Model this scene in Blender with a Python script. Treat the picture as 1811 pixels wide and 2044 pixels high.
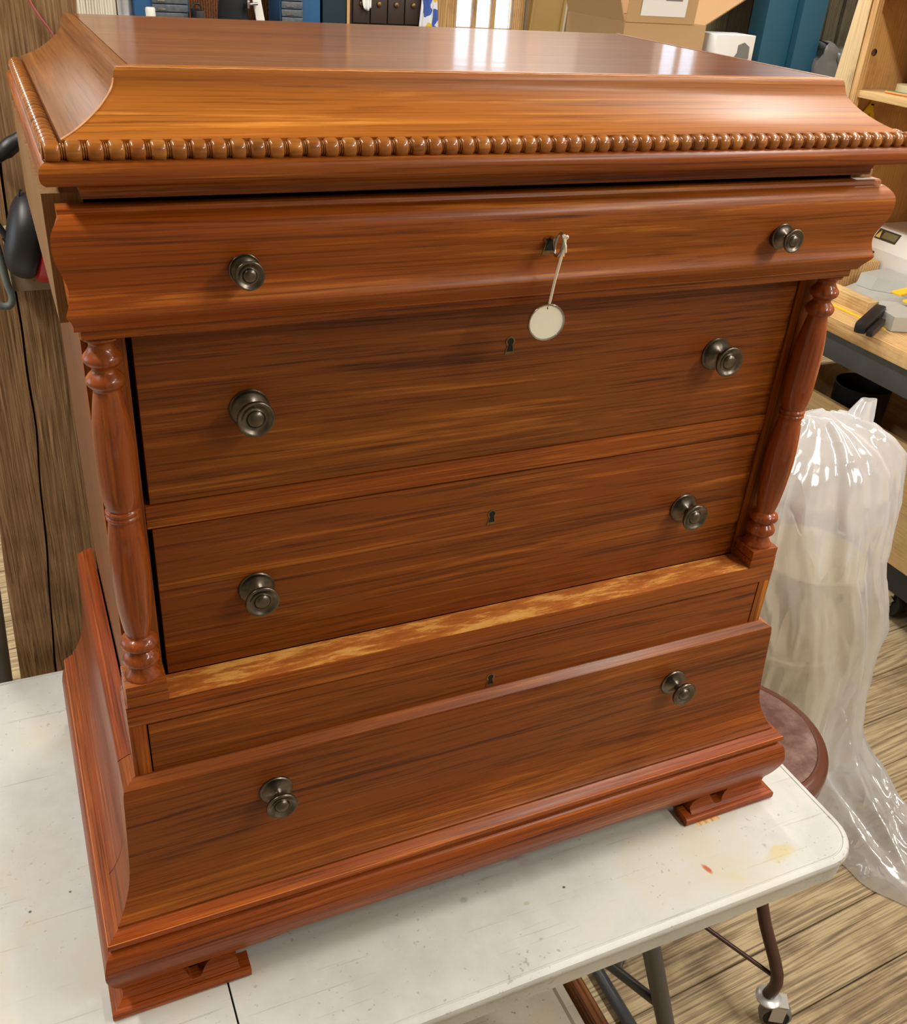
import bpy, bmesh, math, random
from mathutils import Vector, Matrix, noise as mnoise
random.seed(7)
scene = bpy.context.scene
for o in list(bpy.data.objects): bpy.data.objects.remove(o)
C = scene.collection
PI = math.pi

# ------------------------------------------------------------------ camera, world, exposure
cam_data = bpy.data.cameras.new('camera')
cam = bpy.data.objects.new('camera', cam_data); C.objects.link(cam)
cam_data.sensor_fit = 'HORIZONTAL'; cam_data.sensor_width = 36.0
cam_data.lens = 36.0 * 1921.5 / 1811.0
cam_data.clip_start = 0.02; cam_data.clip_end = 60
R_ = Vector((0.91218411, -0.40448531, 0.06566413)); U_ = Vector((0.15655451, 0.49207857, 0.8563582))
F_ = Vector((0.37869623, 0.77087633, -0.51219025)); CP = Vector((-0.45944866, -0.83698602, 1.8543834))
m = Matrix.Identity(4)
for i in range(3):
    m[i][0] = R_[i]; m[i][1] = U_[i]; m[i][2] = -F_[i]; m[i][3] = CP[i]
cam.matrix_world = m
scene.camera = cam

world = bpy.data.worlds.new('world'); scene.world = world; world.use_nodes = True
wn = world.node_tree.nodes; wn['Background'].inputs['Color'].default_value = (0.78, 0.88, 1.0, 1); wn['Background'].inputs['Strength'].default_value = 3.2
vs = scene.view_settings
vs.view_transform = 'Standard'; vs.look = 'None'; vs.gamma = 1.0; vs.use_curve_mapping = False
vs.exposure = -0.03
LAMP_POWER = 36.0

# ------------------------------------------------------------------ helpers
def lin(r, g, b):
    f = lambda c: (c/255/12.92) if c/255 <= .04045 else ((c/255+.055)/1.055)**2.4
    return (f(r), f(g), f(b), 1)

def thing(name, label, cat, loc=(0, 0, 0), group=None):
    o = bpy.data.objects.new(name, None); C.objects.link(o); o.empty_display_size = .05
    o.location = loc; o['label'] = label; o['category'] = cat
    if group: o['group'] = group
    return o

def tag(o, label, cat, group=None):
    o['label'] = label; o['category'] = cat
    if group: o['group'] = group
    return o

def origin(o):
    v = Vector((0, 0, 0))
    while o is not None:
        v += o.location; o = o.parent
    return v

def obj(name, verts, faces, mat, parent=None, smooth=False, angle=None):
    """world-space verts; stored relative to the parent's origin"""
    off = origin(parent) if parent else Vector((0, 0, 0))
    me = bpy.data.meshes.new(name)
    me.from_pydata([tuple(Vector(v) - off) for v in verts], [], faces)
    bm = bmesh.new(); bm.from_mesh(me); bmesh.ops.recalc_face_normals(bm, faces=bm.faces)
    if angle is not None:
        for f in bm.faces: f.smooth = True
        for e in bm.edges:
            if len(e.link_faces) == 2 and e.calc_face_angle(0) > angle: e.smooth = False
    bm.to_mesh(me); bm.free()
    if smooth:
        for p in me.polygons: p.use_smooth = True
    me.materials.append(mat)
    o = bpy.data.objects.new(name, me); C.objects.link(o)
    if parent: o.parent = parent
    return o

def struct(o): o['kind'] = 'structure'; return o

def boxgeo(x0, x1, y0, y1, z0, z1):
    v = [(x, y, z) for x in (x0, x1) for y in (y0, y1) for z in (z0, z1)]
    f = [(0, 1, 3, 2), (4, 6, 7, 5), (0, 4, 5, 1), (2, 3, 7, 6), (0, 2, 6, 4), (1, 5, 7, 3)]
    return v, f

def bevmesh(o, w, seg=2):
    bm = bmesh.new(); bm.from_mesh(o.data)
    bmesh.ops.bevel(bm, geom=[e for e in bm.edges], offset=w, segments=seg, profile=.6, affect='EDGES', clamp_overlap=True)
    for f in bm.faces: f.smooth = True
    for e in bm.edges:
        if len(e.link_faces) == 2 and e.calc_face_angle(0) > .9: e.smooth = False
    bm.to_mesh(o.data); bm.free(); return o

def box(name, x0, x1, y0, y1, z0, z1, mat, parent=None, bev=0, seg=2):
    v, f = boxgeo(x0, x1, y0, y1, z0, z1)
    o = obj(name, v, f, mat, parent)
    if bev: bevmesh(o, bev, seg)
    return o

def rbox(name, c, size, rot, mat, parent=None, bev=0):
    """rotated box: centre, size, Euler"""
    from mathutils import Euler
    M = Euler(rot).to_matrix()
    v, f = boxgeo(-size[0]/2, size[0]/2, -size[1]/2, size[1]/2, -size[2]/2, size[2]/2)
    o = obj(name, [M @ Vector(p) + Vector(c) for p in v], f, mat, parent)
    if bev: bevmesh(o, bev)
    return o

def prism(name, loop, fn0, fn1, mat, parent=None, angle=.5):
    """loop of 2-D points, fn0/fn1 map each to the two end points"""
    n = len(loop)
    v = [fn0(*p) for p in loop] + [fn1(*p) for p in loop]
    f = [(i, (i+1) % n, n+(i+1) % n, n+i) for i in range(n)] + [tuple(range(n)), tuple(range(2*n-1, n-1, -1))]
    return obj(name, v, f, mat, parent, angle=angle)

def smooth_pts(pts, k=3):
    """Catmull-Rom refinement of an open polyline"""
    out = []
    P = [Vector(p) for p in pts]
    for i in range(len(P)-1):
        a, b, c, d = P[max(i-1, 0)], P[i], P[i+1], P[min(i+2, len(P)-1)]
        for j in range(k):
            t = j/k
            out.append(.5*((2*b) + (c-a)*t + (2*a-5*b+4*c-d)*t*t + (-a+3*b-3*c+d)*t**3))
    out.append(P[-1]); return [tuple(p) for p in out]

def lathegeo(prof, c, axis='z', seg=32, sign=1, caps=True):
    """prof: (r,h); revolve about axis through c"""
    v, f = [], []; n = len(prof)
    for (r, h) in prof:
        for s in range(seg):
            a = 2*PI*s/seg; p, q = r*math.cos(a), r*math.sin(a)
            if axis == 'z': v.append((c[0]+p, c[1]+q, c[2]+sign*h))
            elif axis == 'y': v.append((c[0]+p, c[1]+sign*h, c[2]+q))
            else: v.append((c[0]+sign*h, c[1]+p, c[2]+q))
    for i in range(n-1):
        for s in range(seg):
            f.append((i*seg+s, i*seg+(s+1) % seg, (i+1)*seg+(s+1) % seg, (i+1)*seg+s))
    if caps: f.append(tuple(range(seg))); f.append(tuple(range((n-1)*seg, n*seg)))
    else:    # a ring: close the section instead
        for q in range(seg): f.append(((n-1)*seg+q, (n-1)*seg+(q+1) % seg, (q+1) % seg, q))
    return v, f

def lathe(name, prof, c, mat, parent=None, axis='z', seg=32, sign=1, angle=.7, caps=True):
    v, f = lathegeo(prof, c, axis, seg, sign, caps)
    return obj(name, v, f, mat, parent, angle=angle)

def tube(name, pts, r, mat, parent=None, seg=10, closed=False):
    P = [Vector(p) for p in pts]; n = len(P)
    rr = r if isinstance(r, (list, tuple)) else [r]*n
    v, f = [], []; up = None
    for i in range(n):
        if closed: t = (P[(i+1) % n]-P[i-1]).normalized()
        else: t = (P[min(i+1, n-1)]-P[max(i-1, 0)]).normalized()
        if up is None:
            up = Vector((0, 0, 1)) if abs(t.z) < .9 else Vector((1, 0, 0))
        a = t.cross(up).normalized(); up = a.cross(t).normalized()
        for s in range(seg):
            w = 2*PI*s/seg; v.append(P[i] + (a*math.cos(w)+up*math.sin(w))*rr[i])
    for i in range(n if closed else n-1):
        j = (i+1) % n
        for s in range(seg): f.append((i*seg+s, i*seg+(s+1) % seg, j*seg+(s+1) % seg, j*seg+s))
    if not closed: f += [tuple(range(seg)), tuple(range((n-1)*seg, n*seg))]
    return obj(name, v, f, mat, parent, angle=.9)

# ------------------------------------------------------------------ materials
def newmat(name):
    mt = bpy.data.materials.new(name); mt.use_nodes = True
    nt = mt.node_tree; return mt, nt, nt.nodes, nt.links, nt.nodes['Principled BSDF']

def plain(name, col, rough=.5, metal=0, bump=0, bscale=80, var=0.0, coat=0, vscale=6):
    mt, nt, N, L, B = newmat(name)
    B.inputs['Base Color'].default_value = col; B.inputs['Roughness'].default_value = rough; B.inputs['Metallic'].default_value = metal
    B.inputs['Coat Weight'].default_value = coat; B.inputs['Coat Roughness'].default_value = .12
    tc = N.new('ShaderNodeTexCoord')
    if var:
        nz = N.new('ShaderNodeTexNoise'); nz.inputs['Scale'].default_value = vscale; nz.inputs['Detail'].default_value = 6
        L.new(tc.outputs['Object'], nz.inputs['Vector'])
        mx = N.new('ShaderNodeMix'); mx.data_type = 'RGBA'
        mx.inputs['A'].default_value = tuple(c*(1-var) for c in col[:3])+(1,); mx.inputs['B'].default_value = tuple(min(1, c*(1+var)) for c in col[:3])+(1,)
        L.new(nz.outputs['Fac'], mx.inputs['Factor']); L.new(mx.outputs['Result'], B.inputs['Base Color'])
    if bump:
        nb = N.new('ShaderNodeTexNoise'); nb.inputs['Scale'].default_value = bscale; nb.inputs['Detail'].default_value = 4
        L.new(tc.outputs['Object'], nb.inputs['Vector'])
        bp = N.new('ShaderNodeBump'); bp.inputs['Strength'].default_value = bump; bp.inputs['Distance'].default_value = .002
        L.new(nb.outputs['Fac'], bp.inputs['Height']); L.new(bp.outputs['Normal'], B.inputs['Normal'])
    return mt

def ramp(N, stops):
    r = N.new('ShaderNodeValToRGB'); e = r.color_ramp.elements
    e[0].position, e[0].color = stops[0]; e[1].position, e[1].color = stops[-1]
    for p, c in stops[1:-1]:
        q = e.new(p); q.color = c
    return r

def wood(name, axis, dark, mid, light, rough=.40, coat=.12, fine=1.0, streak=1.0, coat_rough=.22, bump=.12, pores=.55):
    """varnished wood with the grain along one axis"""
    mt, nt, N, L, B = newmat(name)
    tc = N.new('ShaderNodeTexCoord'); oi = N.new('ShaderNodeObjectInfo')
    add = N.new('ShaderNodeVectorMath'); add.operation = 'ADD'
    sc = N.new('ShaderNodeVectorMath'); sc.operation = 'SCALE'; sc.inputs['Scale'].default_value = 9.0
    cmb = N.new('ShaderNodeCombineXYZ')
    for k in ('X', 'Y', 'Z'): L.new(oi.outputs['Random'], cmb.inputs[k])
    L.new(cmb.outputs[0], sc.inputs[0]); L.new(tc.outputs['Object'], add.inputs[0]); L.new(sc.outputs[0], add.inputs[1])
    def mapped(lo, hi):
        mp = N.new('ShaderNodeMapping'); s = [hi, hi, hi]; s['xyz'.index(axis)] = lo
        mp.inputs['Scale'].default_value = s; L.new(add.outputs[0], mp.inputs['Vector']); return mp
    # slow wander of the grain
    wv = N.new('ShaderNodeTexNoise'); wv.inputs['Scale'].default_value = 1; wv.inputs['Detail'].default_value = 2
    L.new(mapped(2.2, 9).outputs[0], wv.inputs['Vector'])
    ws = N.new('ShaderNodeVectorMath'); ws.operation = 'SCALE'; ws.inputs['Scale'].default_value = 1.5
    L.new(wv.outputs['Color'], ws.inputs[0])
    def nz(lo, hi, det, ro=.6, warp=True):
        n = N.new('ShaderNodeTexNoise'); n.inputs['Scale'].default_value = 1; n.inputs['Detail'].default_value = det; n.inputs['Roughness'].default_value = ro
        mp = mapped(lo, hi)
        if warp:
            a = N.new('ShaderNodeVectorMath'); a.operation = 'ADD'; L.new(mp.outputs[0], a.inputs[0]); L.new(ws.outputs[0], a.inputs[1]); L.new(a.outputs[0], n.inputs['Vector'])
        else: L.new(mp.outputs[0], n.inputs['Vector'])
        return n
    broad = nz(1.2, 18*streak, 3)
    mids = nz(3.2, 150*fine, 5, .68)
    thin = nz(6, 520*fine, 3, .6)
    m1 = N.new('ShaderNodeMath'); m1.operation = 'MULTIPLY'; m1.inputs[1].default_value = .36; L.new(broad.outputs['Fac'], m1.inputs[0])
    m2 = N.new('ShaderNodeMath'); m2.operation = 'MULTIPLY_ADD'; m2.inputs[1].default_value = .64; L.new(mids.outputs['Fac'], m2.inputs[0]); L.new(m1.outputs[0], m2.inputs[2])
    rp = ramp(N, [(.35, dark), (.465, mid), (.535, mid), (.64, light)])
    L.new(m2.outputs[0], rp.inputs['Fac'])
    pr = ramp(N, [(.34, (1-pores, 1-pores, 1-pores, 1)), (.50, (1, 1, 1, 1))]); L.new(thin.outputs['Fac'], pr.inputs['Fac'])
    mx = N.new('ShaderNodeMix'); mx.data_type = 'RGBA'; mx.blend_type = 'MULTIPLY'; mx.inputs['Factor'].default_value = 1
    L.new(rp.outputs['Color'], mx.inputs['A']); L.new(pr.outputs['Color'], mx.inputs['B'])
    # red / amber drift of the finish
    dr = N.new('ShaderNodeTexNoise'); dr.inputs['Scale'].default_value = 2.3; dr.inputs['Detail'].default_value = 2; L.new(add.outputs[0], dr.inputs['Vector'])
    dm = ramp(N, [(.35, (1.0, .90, .85, 1)), (.65, (1.0, 1.08, 1.05, 1))]); L.new(dr.outputs['Fac'], dm.inputs['Fac'])
    mx2 = N.new('ShaderNodeMix'); mx2.data_type = 'RGBA'; mx2.blend_type = 'MULTIPLY'; mx2.inputs['Factor'].default_value = 1
    L.new(mx.outputs['Result'], mx2.inputs['A']); L.new(dm.outputs['Color'], mx2.inputs['B'])
    L.new(mx2.outputs['Result'], B.inputs['Base Color'])
    B.inputs['Roughness'].default_value = rough; B.inputs['Coat Weight'].default_value = coat; B.inputs['Coat Roughness'].default_value = coat_rough
    B.inputs['IOR'].default_value = 1.42; B.inputs['Specular IOR Level'].default_value = .30
    bp = N.new('ShaderNodeBump'); bp.inputs['Strength'].default_value = bump; bp.inputs['Distance'].default_value = .001
    L.new(m2.outputs[0], bp.inputs['Height']); L.new(bp.outputs['Normal'], B.inputs['Normal'])
    # slow undulation of the old varnish in the clear coat
    un = N.new('ShaderNodeTexNoise'); un.inputs['Scale'].default_value = 40; un.inputs['Detail'].default_value = 3; L.new(mapped(.25, 1).outputs[0], un.inputs['Vector'])
    bp2 = N.new('ShaderNodeBump'); bp2.inputs['Strength'].default_value = .10; bp2.inputs['Distance'].default_value = .002
    L.new(un.outputs['Fac'], bp2.inputs['Height']); L.new(bp2.outputs['Normal'], B.inputs['Coat Normal'])
    return mt

D, M_, L_ = lin(84, 37, 10), lin(140, 71, 19), lin(186, 108, 36)
W = {a: wood('mahogany_'+a, a, D, M_, L_) for a in 'xyz'}
WD = wood('mahogany_drawer', 'x', lin(76, 33, 9), lin(126, 65, 18), lin(168, 96, 33), fine=.8, streak=1.2, pores=.5)
W1 = wood('mahogany_cornice', 'x', lin(92, 42, 11), lin(150, 77, 20), lin(198, 117, 38), fine=.9, pores=.4)
WL = wood('mahogany_lid_front', 'x', lin(118, 63, 18), lin(164, 100, 33), lin(206, 142, 58), pores=.35, rough=.42, coat=.14, coat_rough=.22)
WLy = wood('mahogany_lid_side_shaded', 'y', lin(100, 56, 26), lin(130, 82, 40), lin(152, 100, 52), pores=.35)  # darker copy of the lid wood, the sides' weaker light put into the colour
WT = wood('mahogany_top', 'x', lin(104, 52, 24), lin(136, 75, 36), lin(164, 98, 50), rough=.32, coat=.6, coat_rough=.10, pores=.35)
WB = wood('mahogany_base', 'x', lin(84, 31, 9), lin(142, 67, 18), lin(184, 98, 31))
WBy = wood('mahogany_base_side', 'y', lin(84, 31, 9), lin(134, 61, 20), lin(168, 88, 32))
WC = wood('mahogany_column', 'z', lin(90, 37, 12), lin(138, 65, 21), lin(172, 94, 34), fine=.5, coat=.5, coat_rough=.10, rough=.34, pores=.35)
WBead = wood('mahogany_bead', 'x', lin(104, 56, 20), lin(152, 90, 32), lin(182, 119, 48), fine=.5, coat=.6, coat_rough=.08, rough=.34, pores=.2)
WSide = wood('side_board', 'z', lin(110, 76, 44), lin(140, 104, 66), lin(160, 124, 84), rough=.5, coat=.1, pores=.3)
DARK = plain('recess_shade', lin(14, 8, 6), .9)  # near-black paints the shade in the gaps and hollow inside of the chest

def worn_ledge():
    mt, nt, N, L, B = newmat('worn_ledge')
    tc = N.new('ShaderNodeTexCoord'); mp = N.new('ShaderNodeMapping'); mp.inputs['Scale'].default_value = (9, 45, 45); L.new(tc.outputs['Object'], mp.inputs['Vector'])
    n = N.new('ShaderNodeTexNoise'); n.inputs['Scale'].default_value = 1.6; n.inputs['Detail'].default_value = 8; n.inputs['Roughness'].default_value = .72; L.new(mp.outputs[0], n.inputs['Vector'])
    rp = ramp(N, [(.40, lin(160, 88, 32)), (.50, lin(182, 106, 42)), (.56, lin(212, 152, 72)), (.70, lin(228, 178, 98))]); L.new(n.outputs['Fac'], rp.inputs['Fac'])
    L.new(rp.outputs['Color'], B.inputs['Base Color']); B.inputs['Roughness'].default_value = .5
    return mt
WORN = worn_ledge()

def metal(name, col, rough):
    mt, nt, N, L, B = newmat(name)
    tc = N.new('ShaderNodeTexCoord'); n = N.new('ShaderNodeTexNoise'); n.inputs['Scale'].default_value = 90; n.inputs['Detail'].default_value = 4; L.new(tc.outputs['Object'], n.inputs['Vector'])
    rp = ramp(N, [(.35, tuple(c*.6 for c in col[:3])+(1,)), (.65, col)]); L.new(n.outputs['Fac'], rp.inputs['Fac']); L.new(rp.outputs['Color'], B.inputs['Base Color'])
    B.inputs['Metallic'].default_value = 1; B.inputs['Roughness'].default_value = rough; return mt
PEWTER = metal('antique_pewter', lin(118, 110, 99), .33)
STEEL = metal('steel', lin(190, 188, 184), .25)
BRASSD = metal('aged_brass', lin(150, 122, 84), .35)

def plastic_top(name, base, spots, stains=()):
    """white plastic with stains, specks and scratches"""
    mt, nt, N, L, B = newmat(name)
    tc = N.new('ShaderNodeTexCoord')
    a = N.new('ShaderNodeTexNoise'); a.inputs['Scale'].default_value = 5; a.inputs['Detail'].default_value = 7; a.inputs['Roughness'].default_value = .65; L.new(tc.outputs['Object'], a.inputs['Vector'])
    r1 = ramp(N, [(.36, tuple(c*.86 for c in base[:3])+(1,)), (.5, base), (.70, tuple(a*b for a, b in zip(base[:3], (1.0, .93, .78)))+(1,))]); L.new(a.outputs['Fac'], r1.inputs['Fac'])
    b = N.new('ShaderNodeTexNoise'); b.inputs['Scale'].default_value = 130; b.inputs['Detail'].default_value = 2; L.new(tc.outputs['Object'], b.inputs['Vector'])
    g = N.new('ShaderNodeTexNoise'); g.inputs['Scale'].default_value = 6; g.inputs['Detail'].default_value = 3; L.new(tc.outputs['Object'], g.inputs['Vector'])
    s = N.new('ShaderNodeMath'); s.operation = 'MULTIPLY_ADD'; s.inputs[1].default_value = .35; L.new(g.outputs['Fac'], s.inputs[0]); L.new(b.outputs['Fac'], s.inputs[2])
    r2 = ramp(N, [(.86, (1, 1, 1, 1)), (.94, (.45, .40, .34, 1))]); L.new(s.outputs[0], r2.inputs['Fac'])
    mx = N.new('ShaderNodeMix'); mx.data_type = 'RGBA'; mx.blend_type = 'MULTIPLY'; mx.inputs['Factor'].default_value = spots; L.new(r1.outputs['Color'], mx.inputs['A']); L.new(r2.outputs['Color'], mx.inputs['B'])
    mp = N.new('ShaderNodeMapping'); mp.inputs['Scale'].default_value = (2, 60, 2); mp.inputs['Rotation'].default_value = (0, 0, .5); L.new(tc.outputs['Object'], mp.inputs['Vector'])
    c = N.new('ShaderNodeTexNoise'); c.inputs['Scale'].default_value = 3; c.inputs['Detail'].default_value = 3; L.new(mp.outputs[0], c.inputs['Vector'])
    r3 = ramp(N, [(.28, (.82, .80, .76, 1)), (.34, (1, 1, 1, 1))]); L.new(c.outputs['Fac'], r3.inputs['Fac'])
    mx2 = N.new('ShaderNodeMix'); mx2.data_type = 'RGBA'; mx2.blend_type = 'MULTIPLY'; mx2.inputs['Factor'].default_value = 1; L.new(mx.outputs['Result'], mx2.inputs['A']); L.new(r3.outputs['Color'], mx2.inputs['B'])
    last = mx2.outputs['Result']
    wob = N.new('ShaderNodeTexNoise'); wob.inputs['Scale'].default_value = 45; wob.inputs['Detail'].default_value = 4; L.new(tc.outputs['Object'], wob.inputs['Vector'])
    for (x, y, rx, ry, rot, col, k) in stains:      # spills with a place of their own on the top
        mp = N.new('ShaderNodeMapping'); mp.vector_type = 'TEXTURE'; mp.inputs['Location'].default_value = (x, y, .74); mp.inputs['Rotation'].default_value = (0, 0, rot); mp.inputs['Scale'].default_value = (rx, ry, 1)
        L.new(tc.outputs['Object'], mp.inputs['Vector']); le = N.new('ShaderNodeVectorMath'); le.operation = 'LENGTH'; L.new(mp.outputs[0], le.inputs[0])
        ad = N.new('ShaderNodeMath'); ad.operation = 'MULTIPLY_ADD'; ad.inputs[1].default_value = 1.3; L.new(wob.outputs['Fac'], ad.inputs[0]); L.new(le.outputs['Value'], ad.inputs[2])
        rr = ramp(N, [(.0, (k, k, k, 1)), (1.0, (0, 0, 0, 1))]); mr = N.new('ShaderNodeMapRange'); mr.inputs['From Min'].default_value = 1.15; mr.inputs['From Max'].default_value = 1.6; L.new(ad.outputs[0], mr.inputs['Value']); L.new(mr.outputs[0], rr.inputs['Fac'])
        mm = N.new('ShaderNodeMix'); mm.data_type = 'RGBA'; mm.inputs['B'].default_value = col; L.new(rr.outputs['Color'], mm.inputs['Factor']); L.new(last, mm.inputs['A']); last = mm.outputs['Result']
    L.new(last, B.inputs['Base Color']); B.inputs['Roughness'].default_value = .42
    bp = N.new('ShaderNodeBump'); bp.inputs['Strength'].default_value = .12; bp.inputs['Distance'].default_value = .001; L.new(b.outputs['Fac'], bp.inputs['Height']); L.new(bp.outputs['Normal'], B.inputs['Normal'])
    return mt
TABLE = plastic_top('table_plastic', lin(194, 194, 188), .55, [(.3106+.356, -.1767-.17, .006, .013, .3, lin(176, 92, 48), 1), (.0547+.356, -.0515-.17, .016, .03, .7, lin(172, 134, 138), .7), (.4329+.356, -.1905-.17, .034, .015, .15, lin(196, 180, 124), .7),
    (.1019+.356, -.129-.17, .004, .003, 0, lin(40, 40, 40), 1), (-.037+.356, -.0979-.17, .008, .006, 0, lin(150, 156, 146), .7), (.0417+.356, -.1333-.17, .006, .004, 0, lin(160, 156, 132), .7), (.3414+.356, -.2022-.17, .006, .025, .9, lin(196, 186, 158), .7), (-.5684+.356, .0882-.17, .0025, .0025, 0, lin(40, 24, 20), 1), (-.5185+.356, .1015-.17, .0025, .0025, 0, lin(30, 28, 26), 1), (-.55+.356, .16-.17, .07, .10, .3, lin(188, 180, 158), .35), (-.50+.356, -.02-.17, .05, .08, -.4, lin(192, 184, 166), .3)])
TABLE2 = plastic_top('dirty_table_plastic', lin(206, 200, 184), 1)

def rough_wood(name, axis, cols, lines=900, wob=1.0, ring=55, rough=.8, bump=.6, mixr=.5, low=1.0, pitch=.011):
    """weathered plank: visible growth rings drawn out along one axis"""
    mt, nt, N, L, B = newmat(name)
    tc = N.new('ShaderNodeTexCoord'); oi = N.new('ShaderNodeObjectInfo')
    cmb = N.new('ShaderNodeCombineXYZ'); sc = N.new('ShaderNodeVectorMath'); sc.operation = 'SCALE'; sc.inputs['Scale'].default_value = 13
    for k in ('X', 'Y', 'Z'): L.new(oi.outputs['Random'], cmb.inputs[k])
    L.new(cmb.outputs[0], sc.inputs[0]); add = N.new('ShaderNodeVectorMath'); add.operation = 'ADD'; L.new(tc.outputs['Object'], add.inputs[0]); L.new(sc.outputs[0], add.inputs[1])
    def mp(lo, hi):
        q = N.new('ShaderNodeMapping'); s = [hi]*3; s['xyz'.index(axis)] = lo; q.inputs['Scale'].default_value = s; L.new(add.outputs[0], q.inputs['Vector']); return q
    n = N.new('ShaderNodeTexNoise'); n.inputs['Scale'].default_value = 1; n.inputs['Detail'].default_value = 2; n.inputs['Roughness'].default_value = .45; L.new(mp(.9*wob, 7*low).outputs[0], n.inputs['Vector'])
    mu = N.new('ShaderNodeMath'); mu.operation = 'MULTIPLY'; mu.inputs[1].default_value = ring; L.new(n.outputs['Fac'], mu.inputs[0])
    sx = N.new('ShaderNodeSeparateXYZ'); L.new(add.outputs[0], sx.inputs[0])
    ph = N.new('ShaderNodeMath'); ph.operation = 'MULTIPLY_ADD'; ph.inputs[1].default_value = 2*PI/pitch; L.new(sx.outputs[{'x': 'Y', 'y': 'X', 'z': 'X'}[axis]], ph.inputs[0]); L.new(mu.outputs[0], ph.inputs[2])
    sn = N.new('ShaderNodeMath'); sn.operation = 'SINE'; L.new(ph.outputs[0], sn.inputs[0])
    f = N.new('ShaderNodeTexNoise'); f.inputs['Scale'].default_value = 1; f.inputs['Detail'].default_value = 4; L.new(mp(6, lines*.3).outputs[0], f.inputs['Vector'])
    ad = N.new('ShaderNodeMath'); ad.operation = 'MULTIPLY_ADD'; ad.inputs[1].default_value = .25*mixr; L.new(sn.outputs[0], ad.inputs[0]); L.new(f.outputs['Fac'], ad.inputs[2])
    rp = ramp(N, [(.25, cols[0]), (.42, cols[1]), (.58, cols[2]), (.8, cols[3])]); L.new(ad.outputs[0], rp.inputs['Fac'])
    d = N.new('ShaderNodeTexNoise'); d.inputs['Scale'].default_value = 5; d.inputs['Detail'].default_value = 5; d.inputs['Roughness'].default_value = .65; L.new(add.outputs[0], d.inputs['Vector'])
    dr = ramp(N, [(.34, (.62, .56, .52, 1)), (.5, (1, 1, 1, 1))]); L.new(d.outputs['Fac'], dr.inputs['Fac'])
    mx = N.new('ShaderNodeMix'); mx.data_type = 'RGBA'; mx.blend_type = 'MULTIPLY'; mx.inputs['Factor'].default_value = .8; L.new(rp.outputs['Color'], mx.inputs['A']); L.new(dr.outputs['Color'], mx.inputs['B'])
    L.new(mx.outputs['Result'], B.inputs['Base Color']); B.inputs['Roughness'].default_value = rough
    bp = N.new('ShaderNodeBump'); bp.inputs['Strength'].default_value = bump; bp.inputs['Distance'].default_value = .002; L.new(ad.outputs[0], bp.inputs['Height']); L.new(bp.outputs['Normal'], B.inputs['Normal'])
    return mt
FLOOR = rough_wood('weathered_floor', 'x', [lin(104, 88, 66), lin(146, 126, 96), lin(180, 160, 122), lin(192, 174, 138)], ring=90, mixr=.34, bump=.25, rough=.7, pitch=.019, wob=.7)
POST = rough_wood('rough_timber', 'z', [lin(100, 72, 44), lin(144, 110, 72), lin(164, 128, 88), lin(180, 148, 106)], lines=1800, ring=10, mixr=.2, bump=.8, rough=.9, pitch=.006)
PINE = rough_wood('pine', 'y', [lin(176, 134, 84), lin(206, 164, 108), lin(222, 184, 128), lin(230, 196, 142)], ring=30, mixr=.7, bump=.1, rough=.55)
PINEZ = rough_wood('pine_upright', 'z', [lin(160, 116, 68), lin(190, 146, 92), lin(206, 164, 108), lin(216, 178, 124)], ring=25, mixr=.6, bump=.1, rough=.55)
PLY = rough_wood('birch_ply', 'y', [lin(196, 158, 104), lin(216, 182, 126), lin(226, 194, 140), lin(234, 206, 156)], ring=14, mixr=.35, bump=.05, rough=.5)
PLYO = rough_wood('amber_ply', 'z', [lin(176, 126, 70), lin(196, 146, 86), lin(204, 156, 94), lin(212, 166, 106)], ring=10, mixr=.25, bump=.05, rough=.6)
PINEL = rough_wood('pale_ply_upright', 'z', [lin(186, 156, 108), lin(208, 180, 132), lin(218, 192, 146), lin(226, 202, 160)], ring=8, mixr=.15, bump=.05, rough=.6)
BOARD = rough_wood('dark_board', 'z', [lin(46, 40, 28), lin(74, 66, 48), lin(92, 82, 60), lin(104, 94, 70)], ring=20, mixr=.6, bump=.3)
WHITEW = rough_wood('whitewashed', 'z', [lin(150, 140, 118), lin(196, 188, 168), lin(214, 208, 190), lin(224, 220, 206)], ring=14, mixr=.7, bump=.3)
BROWNB = rough_wood('brown_board', 'y', [lin(70, 40, 18), lin(112, 66, 30), lin(142, 88, 44), lin(160, 104, 56)], ring=20, mixr=.7, bump=.3)

BLACK = plain('black_plastic', lin(26, 26, 28), .45, bump=.1)
RUBBER = plain('black_rubber', lin(22, 21, 20), .7)
GREYM = plain('charcoal_tube', lin(64, 66, 70), .42, metal=.2)
GREYR = plain('grey_rubber', lin(110, 108, 106), .6)
BROWNM = plain('brown_enamel', lin(66, 40, 30), .38, var=.15)
RED = plain('red_plastic', lin(190, 38, 44), .35)
REDW = plain('red_wire', lin(170, 84, 84), .5)
BEIGE = plain('beige_plastic', lin(150, 130, 100), .6, var=.08)
CORDG = plain('grey_cord', lin(100, 110, 106), .7)
BLUE = plain('blue_enamel', lin(40, 88, 132), .45, var=.06)
TEAL = plain('teal_paint', lin(22, 46, 54), .5)
TEALB = plain('teal_blue_paint', lin(26, 72, 92), .5, var=.1)
CLEARD = plain('smoky_drawer', lin(92, 98, 104), .25, var=.6, vscale=60)
WHITEP = plain('white_plastic', lin(226, 224, 216), .4, var=.03)
WHITEC = plain('white_card', lin(230, 230, 228), .6)
CREAM = plain('cream_plastic', lin(214, 200, 160), .5, var=.05)
CARD = plain('cardboard', lin(186, 152, 108), .8, var=.06, bump=.05)
CARDD = plain('cardboard_inside', lin(150, 116, 78), .85, var=.06)
TAN = plain('olive_tan_metal', lin(140, 112, 60), .42, var=.06)
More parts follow.
